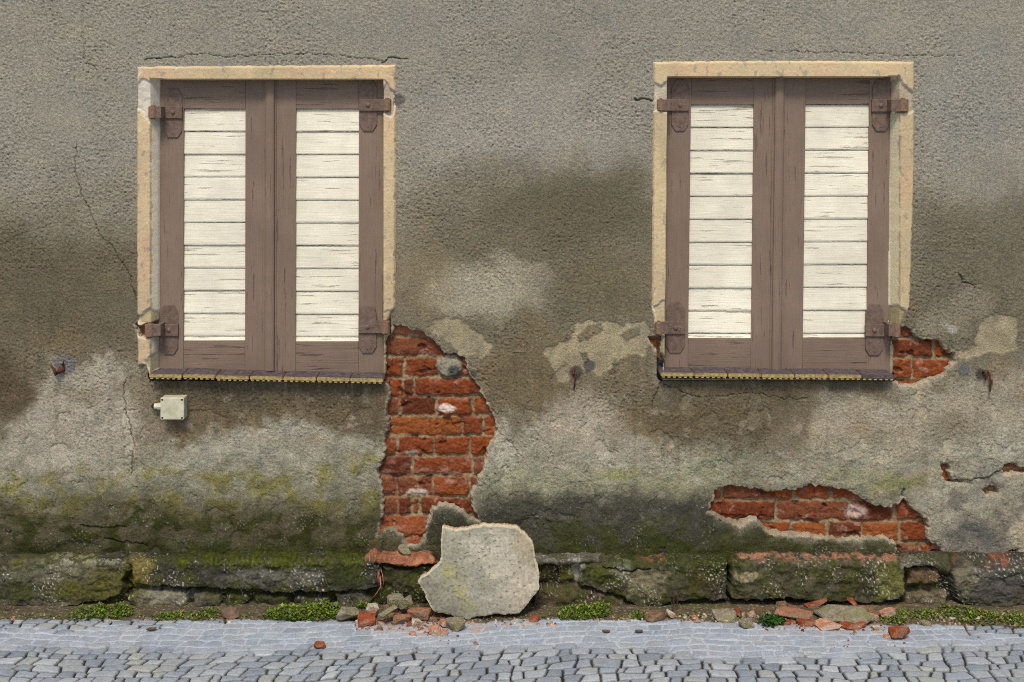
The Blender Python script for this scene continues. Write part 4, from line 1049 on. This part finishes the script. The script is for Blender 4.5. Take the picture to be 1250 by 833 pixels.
    c, q, kk = grid_arrays(co, cl)
    me = mesh_np('render_slab', c, q[:, ::-1], kk)
    bm = bmesh.new(); bm.from_mesh(me); bmesh.ops.remove_doubles(bm, verts=bm.verts[:], dist=1e-5); bmesh.ops.recalc_face_normals(bm, faces=bm.faces[:]); bm.to_mesh(me); bm.free()
    o = link_mesh('render_slab', me, M['slab']); tag(o, 'large pale broken slab of fallen render leaning against the plinth', 'render slab')
big_slab()

# ------------------------------------------------------------------ rubble
def shard(name, px, py, w, hh, mat, label, cat='rubble', flat=.45, tilt=(0, 0, 0), lift=0.0, seed=0, group=None, thick=None, up=0.0):
    """w, hh: size in the photo. An angular broken piece resting on the ground."""
    rr = random.Random(seed * 31 + 7)
    w *= 1.12; hh *= 1.2
    p = G(px, py + hh / 2, .006 + up); k = (D + p.y) / D
    wx = w / S * k / 2
    hz = hh / S * k / 2
    dz = thick / 2 if thick else min(hz * .8, wx * flat + .002)
    dy = max(wx * .62, .004)
    bm = bmesh.new(); pts = []
    for i in range(16):
        a = rr.uniform(0, 2 * math.pi); e = rr.choice([-1, 1]) * rr.uniform(.55, 1); r_ = rr.uniform(.75, 1.05)
        pts.append(bm.verts.new((math.cos(a) * wx * r_, math.sin(a) * dy * r_, e * dz)))
    bmesh.ops.convex_hull(bm, input=pts); 
    for v in [v for v in bm.verts if not v.link_faces]: bm.verts.remove(v)
    bmesh.ops.bevel(bm, geom=bm.edges[:], offset=min(wx, dz) * .10, segments=1, affect='EDGES')
    bmesh.ops.triangulate(bm, faces=bm.faces[:])
    if w > 11: bmesh.ops.subdivide_edges(bm, edges=bm.edges[:], cuts=3 if w > 20 else 2, use_grid_fill=True)
    P = np.array([v.co[:] for v in bm.verts])
    nz = fbm(P[:, 0] * 90 + seed * 3.1 + P[:, 2] * 70, P[:, 1] * 90 + P[:, 2] * 50, 700 + seed, 3)
    for v, q in zip(bm.verts, nz): v.co += v.co.normalized() * q * min(wx, .03) * .16
    rot = Euler((R(tilt[0]), R(tilt[1]), R(tilt[2] + rr.uniform(-25, 25)))).to_matrix()
    for v in bm.verts: v.co = rot @ v.co
    zmin = min(v.co.z for v in bm.verts)
    t = -p.y + dy * .2
    t = max(t, .075)
    g = max(ground_z(p.x, t), 0)
    me = bpy.data.meshes.new(name); bm.to_mesh(me); bm.free()
    o = link_mesh(name, me, M[mat]); o.location = (p.x, -t, g - zmin - .002 + lift)
    tag(o, label, cat, group)
    return o
RB = [
 # cluster left of the slab
 ('render_fragment', 427, 747, 30, 15, 'frag_grey', 'brownish grey lump of render, leftmost in the heap by the big slab', (14, 18, 20), 0, None),
 ('brick_fragment', 448, 755, 25, 14, 'frag_brick', 'orange brick shard in front of the heap by the big slab', (10, 12, 10), 0, None),
 ('lime_fragment', 455, 747, 17, 11, 'frag_white', 'white lime fragment on the orange brick shard in the heap', (0, 15, 0), .016, None),
 ('render_fragment', 472, 751, 30, 16, 'frag_grey', 'long pointed grey piece of render tilted in the heap', (-18, -34, 10), .012, .018),
 ('render_fragment', 483, 739, 22, 12, 'frag_grey', 'layered beige render piece on top of the heap by the slab', (8, -8, 0), .014, None),
 ('render_fragment', 497, 742, 20, 11, 'frag_grey', 'small grey wedge at the back of the heap', (-15, -28, 0), .018, None),
 ('brick_fragment', 489, 754, 22, 12, 'frag_two', 'tan and orange chunk in the middle of the heap', (5, 5, 0), 0, None),
 ('brick_fragment', 512, 746, 30, 14, 'frag_two', 'reddish brown crumbling chunk touching the slab foot', (0, 8, 0), 0, None),
 ('lime_fragment', 510, 758, 17, 9, 'frag_white', 'white flake lying at the edge of the setts by the heap', (0, 6, 0), 0, None),
 ('mortar_fragment', 531, 766, 17, 14, 'frag_pink', 'pink mortar lump standing alone in front of the slab corner', (10, 0, 0), 0, None),
 ('mortar_fragment', 542, 771, 12, 8, 'frag_pink', 'small pink crumb beside the standing mortar lump', (0, 0, 0), 0, None),
 ('render_fragment', 556, 759, 25, 14, 'frag_grey', 'lichen grey lump propped under the lower edge of the slab', (8, 0, 0), 0, None),
 ('mortar_fragment', 543, 759, 13, 11, 'frag_pink', 'pink piece squeezed beside the lichen grey lump', (0, 20, 0), 0, None),
 ('mortar_fragment', 504, 773, 9, 5, 'frag_pink', 'flat pink chip on the pale setts in front of the heap', (0, 0, 0), 0, None),
 ('brick_fragment', 581, 784, 7, 4, 'frag_two', 'tiny red chip alone on the setts below the slab', (0, 0, 0), 0, None),
 ('brick_fragment', 391, 786, 15, 8, 'frag_brick', 'orange flake alone on the setts well left of the heap', (20, 0, 0), 0, None),
 ('brick_fragment', 652, 754, 13, 8, 'frag_brick', 'orange brick bit at the right foot of the slab', (0, 0, 0), 0, None),
 ('lime_fragment', 438, 757, 9, 5, 'frag_white', 'small white chip in front of the leftmost lump', (0, 0, 0), 0, None),
 ('mortar_fragment', 466, 760, 9, 5, 'frag_pink', 'small pink chip under the long pointed piece', (0, 0, 0), 0, None),
 ('brick_fragment', 500, 762, 8, 5, 'frag_brick', 'small orange chip between the white flake and the heap', (0, 0, 0), 0, None),
 # between slab and right heap
 ('field_stone', 800, 750, 25, 13, 'frag_brown', 'reddish brown stone half sunk beside the middle weeds', (0, 8, 0), 0, None),
 ('lime_fragment', 818, 749, 13, 8, 'frag_white', 'white angular piece next to the reddish brown stone', (0, 14, 0), 0, None),
 ('mortar_fragment', 851, 757, 9, 6, 'frag_pink', 'pink pebble at the edge of the setts under the plinth step', (0, 0, 0), 0, None),
 ('render_fragment', 884, 748, 32, 13, 'frag_grey', 'broad grey stone before the right heap', (0, 4, 0), 0, None),
 ('brick_fragment', 902, 746, 11, 10, 'frag_brick', 'upright orange bit beside the broad grey stone', (0, 40, 0), .003, None),
 ('lime_fragment', 887, 757, 8, 5, 'frag_white', 'white pebble in front of the broad grey stone', (0, 0, 0), 0, None),
 ('render_fragment', 912, 759, 23, 10, 'frag_grey', 'grey stone overhanging the setts left of the dark green plant', (0, 0, 0), 0, None),
 ('mortar_fragment', 918, 747, 11, 9, 'frag_pink', 'pink lump between grey stone and right heap', (0, 0, 0), 0, None),
 # right heap
 ('render_fragment', 966, 747, 48, 9, 'frag_two', 'long flat reddish plate, first in the right heap', (4, 3, 0), .004, .016),
 ('brick_fragment', 995, 741, 27, 9, 'frag_brick', 'orange red brick splinter lying across two plates', (0, -18, 0), .026, .016),
 ('render_fragment', 1028, 748, 64, 10, 'frag_grey', 'longest grey plate of render bridging the right heap', (8, -2, 0), .012, .015),
 ('brick_fragment', 1040, 741, 13, 7, 'frag_brick', 'orange bit lying on the longest grey plate', (0, 0, 0), .028, None),
 ('mortar_fragment', 1083, 747, 20, 9, 'frag_pink', 'pink plate at the weedy end of the right heap', (0, -14, 0), .003, None),
 ('brick_fragment', 982, 758, 23, 7, 'frag_brick', 'orange red sliver at the front of the right heap', (0, 4, 0), 0, None),
 ('mortar_fragment', 1008, 761, 33, 8, 'frag_pink', 'pale pink plate at the front of the right heap', (8, 2, 0), 0, .012),
 ('brick_fragment', 1040, 760, 33, 9, 'frag_brick', 'red brown plate tucked beneath the longest grey plate', (6, -4, 0), 0, .016),
 ('brick_fragment', 1096, 771, 26, 13, 'frag_brick', 'bright orange brick lump alone on the setts', (0, -6, 0), 0, None),
 ('brick_fragment', 1082, 777, 10, 5, 'frag_pink', 'pink crumb beside the bright orange lump', (0, 0, 0), 0, None),
 ('render_fragment', 939, 746, 9, 13, 'frag_grey', 'thin grey flake standing on edge at the right heap', (0, 62, 0), .003, .012),
 ('render_fragment', 952, 739, 18, 7, 'frag_brown', 'flat brown piece behind the first plate of the right heap', (0, 0, 0), .012, None),
 ('lime_fragment', 1048, 765, 10, 5, 'frag_white', 'white chip in front of the red brown plate', (0, 0, 0), 0, None),
 ('lime_fragment', 1068, 765, 11, 5, 'frag_white', 'white chip farther along toward the orange lump', (0, 0, 0), 0, None),
 ('mortar_fragment', 1066, 749, 14, 12, 'frag_pink', 'pinkish block closing the end of the longest plate', (0, 10, 0), 0, None),
 ('brick_fragment', 960, 757, 14, 6, 'frag_brick', 'small red bit behind the dark green plant', (0, 0, 0), 0, None),
 ('render_fragment', 1028, 754, 20, 8, 'frag_brown', 'dark brown prop beneath the longest grey plate', (0, 0, 0), 0, None),
 ('lime_fragment', 1162, 753, 9, 6, 'frag_white', 'white pebble among the weeds below the gap stone', (0, 0, 0), 0, None),
 ('render_fragment', 1128, 760, 12, 6, 'frag_grey', 'grey pebble between the orange lump and the weeds', (0, 0, 0), 0, None),
]
for i, (nm, px_, py_, w_, h_, mt, lb, tl, lf, th_) in enumerate(RB):
    shard(nm, px_, py_, w_, h_, mt, lb, {'render_fragment': 'render fragment', 'brick_fragment': 'brick fragment', 'lime_fragment': 'lime fragment', 'mortar_fragment': 'mortar fragment', 'field_stone': 'stone'}[nm], tilt=tl, lift=lf, seed=i + 1, thick=th_)
# piece caught in the brick patch foot
o = shard('render_fragment', 494, 690, 16, 9, 'frag_grey', 'little grey flake caught on the orange dust of the ledge', 'render fragment', tilt=(50, 20, 0), seed=77)
p = W(494, 672, .03); o.location = (p.x, p.y, p.z)

# uncountable crumbs
def crumbs():
    rr = random.Random(5); V = []; F = []; C = []
    spots = [(430, 560, 757, 772, 150, 0), (470, 540, 744, 762, 110, 0), (840, 960, 748, 760, 130, 1), (930, 1110, 752, 772, 200, 0), (1100, 1240, 748, 764, 90, 1), (560, 680, 757, 766, 60, 1), (10, 330, 752, 762, 50, 1), (700, 840, 752, 760, 60, 1), (480, 620, 772, 800, 14, 0), (1000, 1110, 770, 792, 14, 0)]
    pal = [[(136,92,70),(116,70,50),(156,142,126),(120,112,96),(138,112,94)], [(196,188,172),(150,140,120),(120,104,84),(178,160,138),(190,140,112)]]
    for x0, x1, y0, y1, n, k in spots:
        for _ in range(n):
            q = G(rr.uniform(x0, x1), rr.uniform(y0, y1), .004); t = max(-q.y, .08)
            s = rr.uniform(.0018, .0062) if rr.random() < .85 else rr.uniform(.006, .010)
            z = max(ground_z(q.x, t), 0); b = len(V)
            a0 = rr.uniform(0, 6.28); c = L(*rr.choice(pal[k])) * rr.uniform(.7, 1.1)
            for j in range(5):
                a = a0 + j * 1.257 + rr.uniform(-.3, .3); r_ = s * rr.uniform(.7, 1.2); V.append((q.x + math.cos(a) * r_, -t + math.sin(a) * r_ * .8, z - .001))
            for j in range(4):
                a = a0 + .4 + j * 1.571 + rr.uniform(-.3, .3); r_ = s * rr.uniform(.4, .8); V.append((q.x + math.cos(a) * r_, -t + math.sin(a) * r_ * .8, z + s * rr.uniform(.6, 1.1)))
            F.append((b + 5, b + 6, b + 7)); F.append((b + 5, b + 7, b + 8))
            for j in range(5):
                u = b + 5 + min(j, 3); u2 = b + 5 + (min(j + 1, 4) % 4 if j < 4 else 0)
                F.append((b + j, b + (j + 1) % 5, u2)) if u2 != u else None
                F.append((b + j, u2, u))
            C += [c] * 9
    F = [f for f in F if len(set(f)) == 3]
    me = mesh_np('rubble_crumbs', np.array(V), np.array(F), np.array(C), False)
    o = link_mesh('rubble_crumbs', me, M['brick']); tag(o, 'fine crumbs of brick and lime strewn along the foot of the wall', 'rubble', kind='stuff')
crumbs()

# ------------------------------------------------------------------ plants
def leaf_mat(name, c, c2):
    m, nt, b = mat_new(name)
    at = N(nt, 'ShaderNodeAttribute', attribute_name='Col')
    n = noise(nt, 120, 2, .5)
    cc = mixc(nt, at.outputs[0], ramp(nt, n.outputs[0], [(.3, .8), (.7, 1.15)]).outputs[0], 1.0, 'MULTIPLY')
    nt.links.new(cc, b.inputs['Base Color']); b.inputs['Roughness'].default_value = .55; b.inputs['Specular IOR Level'].default_value = .3
    tr = N(nt, 'ShaderNodeBsdfTranslucent'); nt.links.new(cc, tr.inputs[0]); mx = N(nt, 'ShaderNodeMixShader'); mx.inputs[0].default_value = .25
    out = [x for x in nt.nodes if x.type == 'OUTPUT_MATERIAL'][0]
    nt.links.new(b.outputs[0], mx.inputs[1]); nt.links.new(tr.outputs[0], mx.inputs[2]); nt.links.new(mx.outputs[0], out.inputs[0])
    return m
M['leaf'] = leaf_mat('weed_leaf', None, None)
def weeds(pts, n, size, hgt, label, pal, seed, name='weed_patch', kind='stuff', cat='weeds'):
    """pts: list of (px,py,rx,ry) blobs on the ground"""
    rr = random.Random(seed); V = []; F = []; C = []
    tot = sum(a[2] * a[3] for a in pts)
    for (cx, cy, ax, ay) in pts:
        for _ in range(int(n * ax * ay / tot)):
            a = rr.uniform(0, 6.283); r_ = rr.random() ** .6
            if fbm(np.array([cx * .1 + math.cos(a) * r_ * 3]), np.array([cy * .1 + math.sin(a) * r_ * 3]), seed, 2)[0] < -.15: continue
            q = G(cx + math.cos(a) * r_ * ax, cy + math.sin(a) * r_ * ay, .012); t = max(-q.y, .072)
            hl = hgt * rr.random() ** 1.3 * (1 - r_ * .7)
            z = ground_z(q.x, t) + hl + .002
            s = size * rr.uniform(.55, 1.25); yaw = rr.uniform(0, 6.283); pit = rr.uniform(-.2, 1.1)
            d = Vector((math.cos(yaw) * math.cos(pit), math.sin(yaw) * math.cos(pit), math.sin(pit)))
            u = d.cross(Vector((0, 0, 1))).normalized() * s * .38; up = d.cross(u).normalized() * s * .08
            base = Vector((q.x, -t, z)); b = len(V)
            for P_ in (base, base + d * s * .45 + u - up * 1.2, base + d * s * .45, base + d * s * .45 - u - up * 1.2, base + d * s): V.append(P_[:])
            F += [(b, b + 1, b + 2), (b, b + 2, b + 3), (b + 1, b + 4, b + 2), (b + 2, b + 4, b + 3)]
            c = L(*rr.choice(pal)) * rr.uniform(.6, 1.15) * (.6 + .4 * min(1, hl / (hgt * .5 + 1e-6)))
            C += [c] * 5
            if hl > .006 and rr.random() < .6:   # stem
                b = len(V); w = .0006
                V += [(base.x - w, base.y, ground_z(q.x, t)), (base.x + w, base.y, ground_z(q.x, t)), tuple(base)]; F.append((b, b + 1, b + 2)); C += [L(92, 110, 50)] * 3
    me = mesh_np(name, np.array(V), np.array(F), np.array(C), True)
    o = link_mesh(name, me, M['leaf']); tag(o, label, cat, kind=kind)
    return o
GP = [(112,138,44),(130,150,52),(92,118,36),(146,160,66),(104,128,40),(84,100,34)]
weeds([(128,746,34,9),(150,742,12,9),(95,754,18,4)], 1000, .0105, .030, 'low green weeds between the first plinth block and the setts', GP, 11)
weeds([(225,751,36,5),(258,746,16,6),(200,753,14,4)], 650, .0095, .014, 'thin strip of small weeds under the round plinth stones', GP, 12)
weeds([(370,748,46,10),(395,743,24,11),(345,752,24,6)], 1700, .0115, .040, 'biggest bright green weed patch left of the rubble heap', GP, 13)
weeds([(443,736,14,6),(456,731,7,4)], 260, .0105, .026, 'small weeds growing behind the rubble heap', GP, 14)
weeds([(712,747,32,9),(730,743,16,9),(692,752,12,5)], 1100, .0105, .030, 'green weeds growing just right of the leaning slab', GP, 15)
weeds([(778,750,12,6)], 180, .0095, .012, 'tuft of weeds beside the reddish brown stone', GP, 16)
weeds([(943,757,17,7),(935,761,9,4)], 420, .0145, .022, 'dark green leafy plant at the foot of the right rubble heap', [(58,96,38),(74,116,46),(48,82,34)], 17, 'leafy_plant', 'thing', 'plant')
weeds([(1108,750,34,9),(1090,757,14,6),(1140,748,24,8)], 800, .0095, .018, 'sparse weeds under the gap in the plinth', GP + [(150,150,70)], 18)
weeds([(1205,752,48,9),(1175,746,24,8),(1240,757,16,8)], 1200, .0100, .020, 'long weed patch under the last plinth block', GP + [(150,150,70)], 19)
weeds([(1146,729,6,4)], 60, .008, .012, 'tiny sprig inside the gap of the plinth', GP, 20)
weeds([(x_, 751 + (x_ > 900) * 5, 26, 4) for x_ in (20, 60, 175, 300, 420, 600, 665, 760, 830, 870, 905, 1020, 1060)], 620, .0075, .010, 'scattered tiny seedlings in the dirt all along the wall foot', GP + [(130,120,70)], 21, 'seedlings')
def blades(spots, n, label, seed):
    rr = random.Random(seed); V = []; F = []; C = []
    for (cx, cy, ax) in spots:
        for _ in range(n):
            q = G(cx + rr.uniform(-ax, ax), cy, .004); t = max(-q.y, .07); z = ground_z(q.x, t); L_ = rr.uniform(.018, .05); w = .0011
            dx, dy = rr.uniform(-.5, .5) * L_, rr.uniform(-.5, .1) * L_; b = len(V)
            for k in range(4):
                u = k / 3; ww = w * (1 - u * .8); V += [(q.x + dx * u * u - ww, -t + dy * u * u, z + L_ * (u - .25 * u * u)), (q.x + dx * u * u + ww, -t + dy * u * u, z + L_ * (u - .25 * u * u))]
                if k: F += [(b + 2 * k - 2, b + 2 * k - 1, b + 2 * k + 1), (b + 2 * k - 2, b + 2 * k + 1, b + 2 * k)]
            C += [L(*rr.choice([(112,124,60),(140,132,84),(90,112,44),(160,146,104)]))] * 8
    o = link_mesh('grass_blades', mesh_np('grass_blades', np.array(V), np.array(F), np.array(C), True), M['leaf']); tag(o, label, 'grass', kind='stuff')
blades([(120,744,40), (250,746,40), (370,745,50), (445,738,25), (500,738,30), (715,744,30), (790,748,20), (1100,748,40), (1190,748,60), (940,752,15)], 14, 'thin green and straw grass blades standing among the weeds', 9)
# dead roots hanging from the ledge and dry stalks by the wall
def wisp(name, x, y, n, spread, length, label, seed, mat, t0=.07, down=True):
    rr = random.Random(seed); bmx = bmesh.new()
    for i in range(n):
        a = W(x + rr.uniform(-spread, spread) * .5, y, t0); dx = rr.uniform(-1, 1) * spread / S; L_ = length / S * rr.uniform(.5, 1)
        prev = None
        for k in range(7):
            u = k / 6; w = .0013 * (1 - u * .7)
            c = Vector((a.x + dx * u + math.sin(u * 5 + i) * .002, a.y - .012 * math.sin(u * 2 + i), a.z + (-1 if down else 1) * L_ * u))
            cur = [bmx.verts.new(c + Vector((w * math.cos(q), w * math.sin(q), 0))) for q in (0, 2.09, 4.19)]
            if prev:
                for j in range(3): bmx.faces.new((prev[j], prev[(j + 1) % 3], cur[(j + 1) % 3], cur[j]))
            prev = cur
    me = bpy.data.meshes.new(name); bmx.to_mesh(me); bmx.free(); o = link_mesh(name, me, mat); tag(o, label, 'dead roots' if down else 'dry stalks'); return o
M['root'] = solid('dead_root', (176, 122, 96), (120, 84, 64), 90)
M['stalk'] = solid('dry_stalk', (92, 74, 58), (58, 46, 40), 90)
wisp('dead_roots', 463, 696, 12, 4, 22, 'reddish dead roots hanging from the mossy ledge above the rubble heap', 2, M['root'])
tube(wl([(464,704,.075),(465,716,.078),(460,724,.080),(456,729,.082)]), [.003,.002,.0015,.001], 'dead_roots', M['root'])
tag(bpy.data.objects['dead_roots.001'], 'single long pale root curling down the plinth', 'dead root')
wisp('dry_stalks', 824, 742, 9, 10, 26, 'dark dry stalks standing before the plinth near the white fragment', 3, M['stalk'], .09, False)
wisp('dry_stalks', 648, 752, 12, 12, 22, 'tangle of dark dry stalks behind the right edge of the slab', 4, M['stalk'], .085, False)
wisp('dry_stalks', 6, 752, 16, 14, 26, 'dark dry tuft at the very end of the plinth', 5, M['stalk'], .09, False)
# dead leaves
def leaf(name, px_, py_, w_, label, c, seed, curl=.4):
    rr = random.Random(seed); q = G(px_, py_, .008); t = -q.y; z0 = ground_z(q.x, t); bm = bmesh.new(); n = 10; w = w_ / S; yaw = rr.uniform(-.5, .5)
    rows = []
    for i in range(n + 1):
        u = i / n; hw = w * .32 * math.sin(math.pi * min(1, u * .95 + .03)) ** .7 * (1 + .15 * math.sin(i * 2.4)); row = []
        for j in range(7):
            v = j / 3 - 1; x = (u - .5) * w; y = v * hw; z = curl * hw * (v * v) + .3 * w * curl * (u - .5) ** 2 * 4 + .002
            row.append(bm.verts.new((x * math.cos(yaw) - y * math.sin(yaw), x * math.sin(yaw) + y * math.cos(yaw), z)))
        rows.append(row)
    for i in range(n):
        for j in range(6): bm.faces.new((rows[i][j], rows[i + 1][j], rows[i + 1][j + 1], rows[i][j + 1]))
    me = bpy.data.meshes.new(name); bm.to_mesh(me); bm.free(); me.polygons.foreach_set('use_smooth', [True] * len(me.polygons))
    o = link_mesh(name, me, c); o.location = (q.x, -t, z0 + .001); tag(o, label, 'dead leaf'); return o
M['dleaf'] = solid('dead_leaf', (120, 100, 84), (84, 68, 56), 70); M['dleaf2'] = solid('dark_dead_leaf', (110, 88, 76), (70, 56, 48), 70)
leaf('dead_leaf', 282, 751, 25, 'broad brown dead leaf among the weeds under the plinth', M['dleaf'], 1, .8).rotation_euler = (R(32), 0, 0)
leaf('dead_leaf', 185, 770, 12, 'small curled dark leaf on the pale setts', M['dleaf2'], 2)
leaf('dead_leaf', 362, 751, 18, 'curled grey leaf lying in the biggest weed patch', M['dleaf2'], 3, .7)
leaf('dead_leaf', 740, 772, 10, 'dark leaf scrap on the setts right of the slab', M['dleaf2'], 4)
leaf('dead_leaf', 780, 773, 10, 'dark leaf scrap farthest right on the setts before the brown stone', M['dleaf2'], 5)

# ------------------------------------------------------------------ light, sky, camera
w = bpy.data.worlds.new('World'); scene.world = w; w.use_nodes = True
nt = w.node_tree; nt.nodes.clear()
bg = nt.nodes.new('ShaderNodeBackground'); out = nt.nodes.new('ShaderNodeOutputWorld'); sky = nt.nodes.new('ShaderNodeTexSky')
sky.sky_type = 'NISHITA'; sky.sun_disc = False
EL, AZ = 57.0, 188.0     # azimuth: compass angle of the sun seen from above, 180 = straight in front of the wall (-y)
sky.sun_elevation = R(EL); sky.sun_rotation = R(AZ); sky.air_density = 1.0; sky.dust_density = 3.0; sky.ozone_density = 1.0
bg.inputs['Strength'].default_value = .135
nt.links.new(sky.outputs[0], bg.inputs[0]); nt.links.new(bg.outputs[0], out.inputs[0])
sd = Vector((math.sin(R(AZ)) * math.cos(R(EL)), math.cos(R(AZ)) * math.cos(R(EL)), math.sin(R(EL))))   # towards the sun
su = bpy.data.lights.new('sun', 'SUN'); su.energy = 2.7; su.angle = R(13); su.color = (1, .92, .80)
so_ = bpy.data.objects.new('sun', su); COL.objects.link(so_); so_.rotation_euler = sd.to_track_quat('Z', 'Y').to_euler()
so_.location = sd * 10

cam = bpy.data.cameras.new('camera'); co_ = bpy.data.objects.new('camera', cam); COL.objects.link(co_)
co_.location = (0, -D, H); co_.rotation_euler = (R(90), 0, 0)
cam.sensor_width = 36; cam.lens = 36 * D / (1250 / S); cam.shift_y = -(416.5 - YH) / 1250.0
cam.clip_end = 500
scene.camera = co_
scene.view_settings.view_transform = 'Standard'; scene.view_settings.look = 'None'; scene.view_settings.exposure = 0; scene.view_settings.gamma = 1
scene.cycles.use_denoising = False
scene.cycles.pixel_filter_type = 'BLACKMAN_HARRIS'; scene.cycles.filter_width = 1.0
scene.cycles.max_bounces = 6
